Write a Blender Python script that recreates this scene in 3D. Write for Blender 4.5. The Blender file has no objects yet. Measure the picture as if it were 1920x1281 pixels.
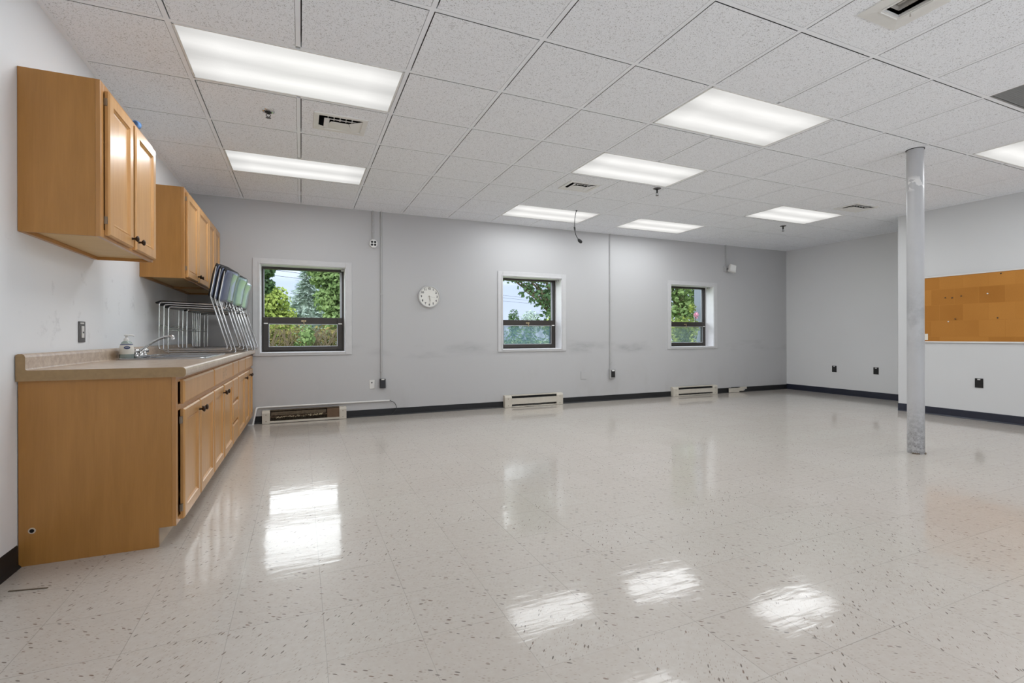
import bpy, bmesh, math, random
from mathutils import Vector, Matrix
random.seed(7)
PI = math.pi
C = bpy.context.scene.collection

# ------------------------------------------------------------------ room numbers (metres)
U = 0.6096
CAM = 1.0239
HC = 2.6337                      # ceiling
GX, GY = -0.6192, 2.3467         # ceiling grid origin
XL, XR, XS, YB = -1.1585, 8.519, 7.452, 6.4305
YSTEP = 3.967
YF0 = -2.4                       # wall behind the camera

# ------------------------------------------------------------------ materials
def lin(r, g, b):
    f = lambda c: (c/255/12.92) if c/255 <= 0.04045 else ((c/255+0.055)/1.055)**2.4
    return (f(r), f(g), f(b), 1.0)

class NT:
    def __init__(self, name):
        self.m = bpy.data.materials.new(name); self.m.use_nodes = True
        self.t = self.m.node_tree; self.t.nodes.clear()
        self.out = self.t.nodes.new('ShaderNodeOutputMaterial')
    def n(self, typ, **kw):
        nd = self.t.nodes.new('ShaderNode'+typ)
        for k, v in kw.items():
            if k in nd.inputs.keys() if isinstance(k, str) else False: nd.inputs[k].default_value = v
            else: setattr(nd, k, v)
        return nd
    def l(self, a, b): self.t.links.new(a, b)
    def math(self, op, a, b=None, c=None):
        nd = self.t.nodes.new('ShaderNodeMath'); nd.operation = op
        for i, v in enumerate((a, b, c)):
            if v is None: continue
            if isinstance(v, (int, float)): nd.inputs[i].default_value = v
            else: self.l(v, nd.inputs[i])
        return nd.outputs[0]
    def mix(self, fac, a, b):
        nd = self.t.nodes.new('ShaderNodeMix'); nd.data_type = 'RGBA'
        for i, v in ((0, fac), (6, a), (7, b)):
            if isinstance(v, (int, float)): nd.inputs[i].default_value = v
            elif isinstance(v, tuple): nd.inputs[i].default_value = v
            else: self.l(v, nd.inputs[i])
        return nd.outputs[2]
    def ramp(self, fac, p0, p1, v0=0.0, v1=1.0):
        nd = self.t.nodes.new('ShaderNodeMapRange'); nd.clamp = True
        nd.inputs[1].default_value = p0; nd.inputs[2].default_value = p1
        nd.inputs[3].default_value = v0; nd.inputs[4].default_value = v1
        self.l(fac, nd.inputs[0]); return nd.outputs[0]
    def coords(self, kind='Object', scale=None, rot=None, loc=None):
        tc = self.t.nodes.new('ShaderNodeTexCoord'); o = tc.outputs[kind]
        if kind == 'World':
            pass
        if scale or rot or loc:
            mp = self.t.nodes.new('ShaderNodeMapping')
            if scale: mp.inputs['Scale'].default_value = scale
            if rot: mp.inputs['Rotation'].default_value = rot
            if loc: mp.inputs['Location'].default_value = loc
            self.l(o, mp.inputs[0]); o = mp.outputs[0]
        return o
    def pos(self, scale=None, rot=None):
        g = self.t.nodes.new('ShaderNodeNewGeometry'); o = g.outputs['Position']
        if scale or rot:
            mp = self.t.nodes.new('ShaderNodeMapping')
            if scale: mp.inputs['Scale'].default_value = scale
            if rot: mp.inputs['Rotation'].default_value = rot
            self.l(o, mp.inputs[0]); o = mp.outputs[0]
        return o
    def noise(self, vec, scale, detail=2.0, rough=0.5, dist=0.0):
        nd = self.t.nodes.new('ShaderNodeTexNoise')
        nd.inputs['Scale'].default_value = scale; nd.inputs['Detail'].default_value = detail
        nd.inputs['Roughness'].default_value = rough; nd.inputs['Distortion'].default_value = dist
        self.l(vec, nd.inputs['Vector']); return nd.outputs['Fac']
    def bump(self, h, strength, dist=0.01):
        nd = self.t.nodes.new('ShaderNodeBump'); nd.inputs['Strength'].default_value = strength
        nd.inputs['Distance'].default_value = dist; self.l(h, nd.inputs['Height']); return nd.outputs[0]
    def bsdf(self, color, rough=0.5, metal=0.0, spec=0.5, normal=None, coat=0.0, coat_rough=0.05, coat_ior=1.5, coat_normal=None, **kw):
        b = self.t.nodes.new('ShaderNodeBsdfPrincipled')
        def s(k, v):
            if isinstance(v, (int, float, tuple)): b.inputs[k].default_value = v
            else: self.l(v, b.inputs[k])
        s('Base Color', color); s('Roughness', rough); s('Metallic', metal); s('Specular IOR Level', spec)
        s('Coat Weight', coat); s('Coat Roughness', coat_rough); s('Coat IOR', coat_ior)
        if normal is not None: self.l(normal, b.inputs['Normal'])
        if coat_normal is not None: self.l(coat_normal, b.inputs['Coat Normal'])
        for k, v in kw.items(): s(k, v)
        self.l(b.outputs[0], self.out.inputs[0]); return b

def plain(name, rgb, rough=0.5, metal=0.0, var=0.06, scale=18.0, spec=0.5, coat=0.0):
    t = NT(name); c = lin(*rgb)
    f = t.noise(t.coords(), scale, 3)
    d = tuple(max(0, x*(1-var*2)) for x in c[:3])+(1,); e = tuple(min(1, x*(1+var*2)) for x in c[:3])+(1,)
    t.bsdf(t.mix(f, d, e), rough, metal, spec, coat=coat); return t.m

def wood(name, dark, light, rough=0.38, coat=0.25, sc=(14, 14, 1.1)):
    t = NT(name); v = t.coords(scale=sc)
    a = t.noise(v, 3.0, 4, 0.6, 0.6); b = t.noise(t.coords(scale=(sc[0]*7, sc[1]*7, sc[2]*2.2)), 3.0, 3, 0.6)
    big = t.noise(t.coords(), 2.2, 2)
    f = t.math('ADD', t.math('MULTIPLY', a, 0.55), t.math('ADD', t.math('MULTIPLY', b, 0.25), t.math('MULTIPLY', big, 0.3)))
    t.bsdf(t.mix(t.ramp(f, 0.3, 0.8), lin(*dark), lin(*light)), rough, 0, 0.5, coat=coat, coat_rough=0.18, normal=t.bump(b, 0.05, 0.002)); return t.m

M = {}
M['wood_side'] = wood('maple_laminate_side', (154, 106, 46), (178, 126, 62), 0.42, 0.1, (9, 9, 0.9))
M['wood_door'] = wood('honey_maple_door_lit', (178, 128, 70), (208, 160, 102), 0.34, 0.28, (9, 9, 0.9))  # solid maple doors, colour also lightened for the stronger light and gloss there
M['wood_frame'] = wood('honey_maple_frame', (160, 110, 54), (188, 136, 76), 0.36, 0.3, (9, 9, 0.9))
M['wood_inside'] = wood('pale_birch_underside', (196, 164, 112), (216, 186, 136), 0.55, 0.0, (1.1, 9, 9))
M['bronze_knob'] = plain('oil_rubbed_bronze', (58, 44, 34), 0.35, 0.8, 0.1)
M['hinge'] = plain('hinge_steel', (150, 140, 125), 0.35, 0.9)
M['toe_kick'] = plain('toe_kick_beige', (188, 172, 152), 0.6)
M['dark_hole'] = plain('hole_dark', (14, 9, 7), 0.9)

def laminate():
    t = NT('counter_laminate'); p = t.coords()
    a = t.noise(p, 26, 4, 0.6); b = t.noise(p, 130, 2)
    c = t.mix(t.ramp(a, 0.35, 0.65), lin(176, 156, 138), lin(202, 186, 168))
    c = t.mix(t.ramp(b, 0.55, 0.72, 0, 0.5), c, lin(150, 122, 98))
    # old brown water stain on the splash beside the bottle
    sep = t.n('SeparateXYZ'); t.l(t.pos(), sep.inputs[0])
    dy = t.math('DIVIDE', t.math('SUBTRACT', sep.outputs[1], 3.93), 0.11)
    dz = t.math('DIVIDE', t.math('SUBTRACT', sep.outputs[2], 0.905), 0.05)
    dx = t.math('DIVIDE', t.math('SUBTRACT', sep.outputs[0], -1.12), 0.05)
    d = t.math('ADD', t.math('MULTIPLY', dx, dx), t.math('ADD', t.math('MULTIPLY', dy, dy), t.math('MULTIPLY', dz, dz)))
    st = t.ramp(t.math('ADD', d, t.math('MULTIPLY', a, 0.8)), 0.5, 1.5, 0.75, 0)
    c = t.mix(st, c, lin(128, 98, 62))
    t.bsdf(c, 0.3, 0, 0.5, coat=0.2); return t.m
M['laminate'] = laminate()
M['laminate_edge'] = plain('counter_edge_strip', (150, 122, 84), 0.5, var=0.12, scale=40)

def steel(name, rgb=(178, 178, 178), rough=0.22, stretch=(60, 4, 60)):
    t = NT(name); f = t.noise(t.coords(scale=stretch), 6, 3)
    t.bsdf(t.mix(f, tuple(x*0.85 for x in lin(*rgb)[:3])+(1,), lin(*rgb)), t.ramp(f, 0.2, 0.8, rough*0.7, rough*1.3), 1.0); return t.m
M['stainless'] = steel('brushed_stainless')
M['chrome'] = steel('chrome_rod', (205, 205, 205), 0.08, (3, 3, 3))
M['black_vinyl'] = plain('black_vinyl', (26, 26, 30), 0.3, 0, 0.12, 30)
M['blue_shell'] = plain('slate_blue_shell', (92, 100, 124), 0.22, 0.2, 0.05, 6, coat=0.6)
M['green_shell'] = plain('pale_green_shell', (126, 152, 150), 0.25, 0.1, 0.05, 6, coat=0.6)

def wallpaint(name, rgb, smudge=False, left=False):
    t = NT(name); p = t.pos(); c = lin(*rgb)
    big = t.noise(p, 0.8, 3); fine = t.noise(p, 55, 3)
    col = t.mix(t.ramp(big, 0.3, 0.7), tuple(x*0.965 for x in c[:3])+(1,), c)
    sep = t.n('SeparateXYZ'); t.l(p, sep.inputs[0])
    if smudge:      # hand-height scuffs: grey rubbed patches
        w = t.math('ADD', sep.outputs[2], t.math('MULTIPLY', t.noise(p, 2.2, 3), 0.12))
        band = t.math('MULTIPLY', t.ramp(w, 0.78, 0.86), t.ramp(w, 0.94, 1.02, 1, 0))
        patch = t.ramp(t.noise(t.pos(scale=(0.55, 1, 1.4)), 1.7, 3, 0.6), 0.47, 0.66)
        streak = t.ramp(t.noise(t.pos(scale=(6, 1, 22)), 1.0, 4, 0.7), 0.42, 0.7)
        f = t.math('MULTIPLY', band, t.math('ADD', t.math('MULTIPLY', patch, 0.22), t.math('MULTIPLY', t.math('MULTIPLY', patch, streak), 0.3)))
        col = t.mix(f, col, lin(88, 88, 92))
        low = t.math('MULTIPLY', t.ramp(sep.outputs[2], 0.15, 0.75, 1, 0), t.ramp(t.noise(t.pos(scale=(1, 1, 0.5)), 3.5, 4, 0.65), 0.5, 0.75, 0, 0.12))
        col = t.mix(low, col, lin(120, 112, 98))
    if left:
        m = t.ramp(t.noise(t.pos(scale=(1, 1, 1)), 7, 5, 0.7), 0.6, 0.74, 0, 0.3)
        zone = t.math('MULTIPLY', t.ramp(sep.outputs[2], 0.95, 1.05), t.ramp(sep.outputs[2], 1.4, 1.5, 1, 0))
        col = t.mix(t.math('MULTIPLY', m, zone), col, lin(120, 120, 126))
    t.bsdf(col, 0.42 if left else 0.5, 0, 0.5, normal=t.bump(fine, 0.12, 0.002)); return t.m
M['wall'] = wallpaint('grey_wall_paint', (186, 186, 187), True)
M['wall_left'] = wallpaint('grey_wall_paint_left_lit', (236, 238, 241), left=True)  # same grey paint, lightened in place of stronger light on this wall
M['wall_end'] = wallpaint('grey_wall_paint_end_lit', (222, 223, 224))  # same paint, lightened to make up for weak light at the end wall
M['wall_right'] = wallpaint('grey_wall_paint_step_lit', (208, 209, 210))  # same paint as the window wall, its light painted in by a paler tone
M['trim_paint'] = plain('trim_paint', (195, 195, 196), 0.4, var=0.03)
M['jamb_paint'] = plain('jamb_paint_white', (244, 244, 248), 0.45, var=0.02)
M['baseboard'] = plain('black_vinyl_base', (18, 19, 22), 0.55, var=0.15)
M['baseboard_navy'] = plain('navy_vinyl_base', (34, 38, 52), 0.35, var=0.12)

def floor_mat():
    t = NT('vinyl_floor_tile'); p = t.pos()
    sep = t.n('SeparateXYZ'); t.l(p, sep.inputs[0])
    T = 0.3048
    tx = t.math('DIVIDE', t.math('SUBTRACT', sep.outputs[0], 0.073), T)
    ty = t.math('DIVIDE', t.math('SUBTRACT', sep.outputs[1], 1.335), T)
    ix, iy = t.math('FLOOR', tx), t.math('FLOOR', ty)
    fx, fy = t.math('FRACT', tx), t.math('FRACT', ty)
    cmb = t.n('CombineXYZ'); t.l(ix, cmb.inputs[0]); t.l(iy, cmb.inputs[1])
    wn = t.n('TexWhiteNoise'); wn.noise_dimensions = '2D'; t.l(cmb.outputs[0], wn.inputs['Vector'])
    rnd = wn.outputs['Value']
    ex = t.math('MINIMUM', fx, t.math('SUBTRACT', 1.0, fx)); ey = t.math('MINIMUM', fy, t.math('SUBTRACT', 1.0, fy))
    e = t.math('MINIMUM', ex, ey)
    wear = t.ramp(t.noise(p, 1.3, 3), 0.35, 0.65, 0.25, 0.95)
    seam = t.math('MULTIPLY', t.ramp(e, 0.0028, 0.0052, 1, 0), wear)
    # base tint, warm white with pinkish and greenish drifts
    big = t.noise(p, 0.45, 2)
    base = t.mix(t.ramp(big, 0.35, 0.65), lin(194, 187, 180), lin(192, 188, 179))
    base = t.mix(t.ramp(rnd, 0, 1, 0, 0.5), base, lin(186, 178, 169))
    mott = t.noise(t.pos(scale=(1, 1, 1)), 38, 4, 0.65)
    base = t.mix(t.ramp(mott, 0.35, 0.7, 0, 0.5), base, lin(178, 167, 156))
    # chips: streaks whose direction flips from tile to tile
    def chips(rot, scale, cut, size, seed):
        v = t.pos(scale=(1, 1, 1), rot=(0, 0, rot)); mp = t.n('Mapping'); mp.inputs['Scale'].default_value = scale
        mp.inputs['Location'].default_value = (seed, seed*2.3, 0)
        t.l(v, mp.inputs[0])
        vo = t.n('TexVoronoi'); vo.feature = 'F1'; vo.inputs['Scale'].default_value = 1.0; t.l(mp.outputs[0], vo.inputs['Vector'])
        sp = t.n('SeparateColor'); t.l(vo.outputs['Color'], sp.inputs[0])
        on = t.math('GREATER_THAN', sp.outputs[0], cut)
        return t.math('MULTIPLY', on, t.ramp(vo.outputs['Distance'], size*0.75, size, 1, 0)), sp.outputs[1]
    a, ra = chips(0.6, (36, 125, 1), 0.91, 0.37, 1.0); b, rb = chips(-0.9, (36, 125, 1), 0.91, 0.37, 5.0)
    sel = t.math('GREATER_THAN', rnd, 0.5)
    dark = t.math('ADD', t.math('MULTIPLY', a, sel), t.math('MULTIPLY', b, t.math('SUBTRACT', 1.0, sel)))
    a2, _ = chips(0.5, (70, 240, 1), 0.76, 0.4, 9.0); b2, _ = chips(-0.8, (70, 240, 1), 0.76, 0.4, 13.0)
    small = t.math('ADD', t.math('MULTIPLY', a2, sel), t.math('MULTIPLY', b2, t.math('SUBTRACT', 1.0, sel)))
    col = t.mix(t.math('MULTIPLY', small, 0.5), base, lin(146, 128, 112))
    col = t.mix(t.math('MULTIPLY', dark, 0.85), col, t.mix(ra, lin(78, 72, 68), lin(120, 94, 76)))
    # dirt along the seams and a few dried yellow spots
    spot = t.ramp(t.noise(p, 4.5, 5, 0.7), 0.7, 0.78, 0, 0.35)
    col = t.mix(spot, col, lin(196, 180, 140))
    col = t.mix(t.math('MULTIPLY', seam, 0.6), col, lin(112, 104, 96))
    wav = t.noise(t.pos(scale=(1.0, 2.2, 1)), 5.5, 3, 0.5)
    til = t.n('CombineXYZ')
    wav2 = t.noise(t.pos(scale=(2.0, 16, 1)), 2.2, 2, 0.5)
    h = t.math('ADD', wav, t.math('MULTIPLY', wav2, 0.3))
    nm = t.bump(h, 0.085, 0.012)
    sc = t.ramp(t.noise(p, 9, 4, 0.6), 0.3, 0.75, 0.06, 0.12)
    t.bsdf(col, 0.36, 0, 0.16, normal=nm, coat=1.0, coat_rough=sc, coat_ior=1.23, coat_normal=nm); return t.m
M['floor'] = floor_mat()

def tile_mat():
    t = NT('acoustic_ceiling_tile'); p = t.pos()
    a = t.noise(p, 170, 2, 0.6); b = t.noise(p, 75, 3, 0.65); c = t.noise(p, 300, 1)
    pit = t.math('MAXIMUM', t.ramp(a, 0.585, 0.68), t.math('MULTIPLY', t.ramp(b, 0.60, 0.69), 0.8))
    col = t.mix(t.ramp(c, 0.3, 0.7), lin(240, 243, 249), lin(246, 249, 253))
    col = t.mix(t.math('MULTIPLY', pit, 0.62), col, lin(104, 102, 101))
    t.bsdf(col, 0.85, 0, 0.2, normal=t.bump(a, 0.25, 0.003)); return t.m
M['tile'] = tile_mat()
M['grid'] = plain('ceiling_tee_white', (243, 246, 251), 0.45, var=0.02)
M['plenum'] = plain('plenum_dark', (96, 96, 96), 0.9)
M['white_metal'] = plain('white_enamel', (228, 228, 226), 0.4, var=0.03)
M['vent_dark'] = plain('duct_dark', (30, 30, 30), 0.8)
M['vent_grey'] = plain('duct_grey', (206, 202, 196), 0.6)
M['grille_grey'] = plain('grille_grey', (140, 140, 138), 0.5)
M['black_plastic'] = plain('black_plastic', (26, 26, 27), 0.35, var=0.1)
M['grey_plastic'] = plain('grey_plastic', (86, 84, 84), 0.4)
M['white_plastic'] = plain('white_plastic', (214, 213, 210), 0.4, var=0.02)
M['painted_metal'] = plain('painted_conduit', (172, 172, 172), 0.45, var=0.03)
M['beige_metal'] = plain('beige_heater_enamel', (196, 190, 178), 0.45, var=0.08, scale=12)
M['clock_face'] = plain('clock_face', (224, 223, 218), 0.4, var=0.01)
M['clock_rim'] = plain('clock_rim', (200, 200, 200), 0.25, 0.1, var=0.02)
M['clock_ink'] = plain('clock_ink', (84, 84, 86), 0.6)
M['clock_hand'] = plain('clock_hand', (150, 146, 134), 0.5)
M['dark_bronze'] = plain('bronze_aluminium', (58, 53, 49), 0.4, 0.3, 0.06)
M['brass'] = plain('worn_brass', (176, 160, 128), 0.35, 0.7)
M['channel'] = plain('screen_channel', (196, 200, 206), 0.35, 0.3)
M['cable'] = plain('black_cable', (34, 34, 35), 0.5)
M['label_white'] = plain('label_paper', (226, 222, 212), 0.6, var=0.02)
M['blue_tape'] = plain('blue_tape', (96, 140, 196), 0.4)
M['metal_strip'] = plain('dull_strip', (118, 106, 92), 0.5, 0.4)

def column_mat():
    t = NT('column_paint'); p = t.pos(); sep = t.n('SeparateXYZ'); t.l(p, sep.inputs[0])
    z = sep.outputs[2]; n = t.noise(p, 7, 4, 0.65); fine = t.noise(p, 34, 4, 0.7)
    c = t.mix(n, lin(178, 179, 181), lin(190, 190, 192))
    rub = t.math('MULTIPLY', t.math('MULTIPLY', t.ramp(z, 0.75, 1.1), t.ramp(z, 1.25, 1.55, 1, 0)), t.ramp(n, 0.4, 0.68, 0, 0.5))
    c = t.mix(rub, c, lin(126, 126, 130))
    foot = t.math('MULTIPLY', t.ramp(z, 0.02, 0.5, 1, 0), t.ramp(fine, 0.4, 0.62, 0.1, 0.75))
    c = t.mix(foot, c, lin(112, 110, 108))
    pock = t.math('MULTIPLY', t.ramp(z, 0.1, 0.28, 1, 0), t.ramp(t.noise(p, 70, 3, 0.7), 0.6, 0.68))
    c = t.mix(pock, c, lin(84, 80, 76))
    patch = t.math('MULTIPLY', t.ramp(t.math('ABSOLUTE', t.math('SUBTRACT', z, 2.33)), 0.03, 0.07, 1, 0), t.ramp(t.noise(p, 22, 3), 0.52, 0.56, 0, 0.8))
    c = t.mix(patch, c, lin(234, 233, 232))
    t.bsdf(c, 0.35, 0, 0.5, normal=t.bump(fine, 0.15, 0.003)); return t.m
M['column'] = column_mat()

def cork_mat():
    t = NT('cork'); p = t.pos()
    # faded rectangles where papers used to hang
    sep = t.n('SeparateXYZ'); t.l(p, sep.inputs[0])
    w = t.n('CombineXYZ'); t.l(t.math('MULTIPLY', sep.outputs[1], 3.6), w.inputs[0]); t.l(t.math('MULTIPLY', sep.outputs[2], 3.1), w.inputs[1])
    br = t.n('TexBrick'); br.offset = 0.37; br.inputs['Scale'].default_value = 1.0
    br.inputs['Color1'].default_value = (0, 0, 0, 1); br.inputs['Color2'].default_value = (1, 1, 1, 1); br.inputs['Mortar'].default_value = (0.62, 0.62, 0.62, 1)
    br.inputs['Mortar Size'].default_value = 0.012; br.inputs['Mortar Smooth'].default_value = 0.6
    br.inputs['Brick Width'].default_value = 0.86; br.inputs['Row Height'].default_value = 0.62
    t.l(w.outputs[0], br.inputs['Vector'])
    g = t.noise(p, 190, 3, 0.7); big = t.noise(p, 2.4, 2)
    f = t.math('ADD', t.math('MULTIPLY', br.outputs['Color'], 0.5), t.math('MULTIPLY', big, 0.6))
    c = t.mix(t.ramp(f, 0.2, 0.85), lin(164, 108, 46), lin(188, 130, 62))
    c = t.mix(t.ramp(g, 0.5, 0.75, 0, 0.4), c, lin(120, 76, 34))
    t.bsdf(c, 0.85, 0, 0.2); return t.m
M['cork'] = cork_mat()

def rust_mat():
    t = NT('rusty_heater_fins'); p = t.coords()
    a = t.noise(t.coords(scale=(9, 9, 22)), 2.2, 5, 0.7); b = t.noise(t.coords(scale=(60, 1, 6)), 2.0, 3)
    c = t.mix(t.ramp(a, 0.3, 0.7), lin(78, 68, 56), lin(118, 106, 88))
    c = t.mix(t.ramp(b, 0.4, 0.7, 0, 0.4), c, lin(60, 44, 30))
    t.bsdf(c, 0.7, 0.1, 0.3); return t.m
M['rust'] = rust_mat()
M['flake'] = plain('flaking_paint', (196, 182, 152), 0.8, var=0.15, scale=60)
M['copper'] = plain('brown_end_panel', (104, 82, 62), 0.5, 0.2, 0.15)

def glass_mat(name, haze=0.0, tint=(0.95, 0.97, 0.97, 1), hazecol=(170, 190, 205)):
    t = NT(name)
    tr = t.n('BsdfTransparent'); tr.inputs[0].default_value = tint
    gl = t.n('BsdfGlossy'); gl.inputs['Roughness'].default_value = 0.02; gl.inputs[0].default_value = (1, 1, 1, 1)
    fr = t.n('Fresnel'); fr.inputs[0].default_value = 1.12
    mx = t.n('MixShader'); t.l(fr.outputs[0], mx.inputs[0]); t.l(tr.outputs[0], mx.inputs[1]); t.l(gl.outputs[0], mx.inputs[2])
    last = mx.outputs[0]
    if haze:
        tl = t.n('BsdfTranslucent'); tl.inputs[0].default_value = lin(*hazecol)
        f = t.ramp(t.noise(t.coords(scale=(1, 1, 0.6)), 9, 4, 0.65), 0.25, 0.75, haze*0.5, min(1, haze*1.4))
        m2 = t.n('MixShader'); t.l(f, m2.inputs[0]); t.l(last, m2.inputs[1]); t.l(tl.outputs[0], m2.inputs[2]); last = m2.outputs[0]
    t.l(last, t.out.inputs[0]); return t.m
M['glass'] = glass_mat('window_glass')
M['glass_hazy'] = glass_mat('fogged_window_glass', 0.42, hazecol=(96, 122, 138))
M['glass_dusty'] = glass_mat('dusty_window_glass', 0.1)

def leaf_mat(name, a, b, trans=0.35):
    t = NT(name); p = t.coords()
    f = t.noise(p, 1.6, 4, 0.7); g = t.noise(p, 14, 2)
    c = t.mix(t.ramp(t.math('ADD', t.math('MULTIPLY', f, 0.6), t.math('MULTIPLY', g, 0.4)), 0.35, 0.65), lin(*a), lin(*b))
    d = t.n('BsdfDiffuse'); t.l(c, d.inputs[0]); tl = t.n('BsdfTranslucent'); t.l(c, tl.inputs[0])
    m = t.n('MixShader'); m.inputs[0].default_value = trans; t.l(d.outputs[0], m.inputs[1]); t.l(tl.outputs[0], m.inputs[2])
    t.l(m.outputs[0], t.out.inputs[0]); return t.m
M['leaf_green'] = leaf_mat('leaf_green', (72, 96, 56), (142, 162, 108))
M['leaf_dark'] = leaf_mat('leaf_dark', (54, 74, 54), (100, 124, 86))
M['leaf_yellow'] = leaf_mat('leaf_yellow', (106, 126, 58), (170, 180, 104))
M['needle'] = leaf_mat('needle_blue', (112, 130, 120), (178, 190, 180), 0.15)
M['hedge'] = leaf_mat('hedge_leaf', (74, 80, 40), (140, 128, 82))
M['blossom'] = leaf_mat('pink_blossom', (220, 140, 170), (244, 206, 220))
M['bark'] = plain('bark', (96, 82, 66), 0.9, var=0.25, scale=9)
M['wing'] = plain('grey_stucco', (112, 118, 128), 0.8, var=0.06)
M['bounce_paving'] = plain('pale_bounce_paving', (244, 243, 240), 0.9)  # very pale so that the added ground reflects daylight into the room
M['mulch'] = plain('grass', (112, 132, 66), 0.9, var=0.3, scale=3)

def emit_mat():
    t = NT('fluorescent_lens'); sep = t.n('SeparateXYZ'); t.l(t.coords(), sep.inputs[0])
    ay = t.math('ABSOLUTE', sep.outputs[1])
    d = t.math('DIVIDE', t.math('SUBTRACT', ay, 0.135), 0.075)
    g = t.math('POWER', 2.718, t.math('MULTIPLY', t.math('MULTIPLY', d, d), -1.0))
    endf = t.ramp(t.math('ABSOLUTE', sep.outputs[0]), 0.40, 0.60, 1.0, 0.80)
    rip = t.noise(t.coords(scale=(1.5, 9, 1)), 1.4, 3)
    s = t.math('ADD', 0.475, t.math('MULTIPLY', g, 0.16))
    s = t.math('MULTIPLY', t.math('MULTIPLY', s, endf), t.ramp(rip, 0.2, 0.8, 0.93, 1.07))
    e = t.n('Emission'); e.inputs[0].default_value = (1.0, 0.99, 0.965, 1); t.l(s, e.inputs[1])
    gl = t.n('BsdfGlossy'); gl.inputs['Roughness'].default_value = 0.25; gl.inputs[0].default_value = (0.04, 0.04, 0.04, 1)
    ad = t.n('AddShader'); t.l(e.outputs[0], ad.inputs[0]); t.l(gl.outputs[0], ad.inputs[1])
    t.l(ad.outputs[0], t.out.inputs[0]); return t.m
M['lens'] = emit_mat()

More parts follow.
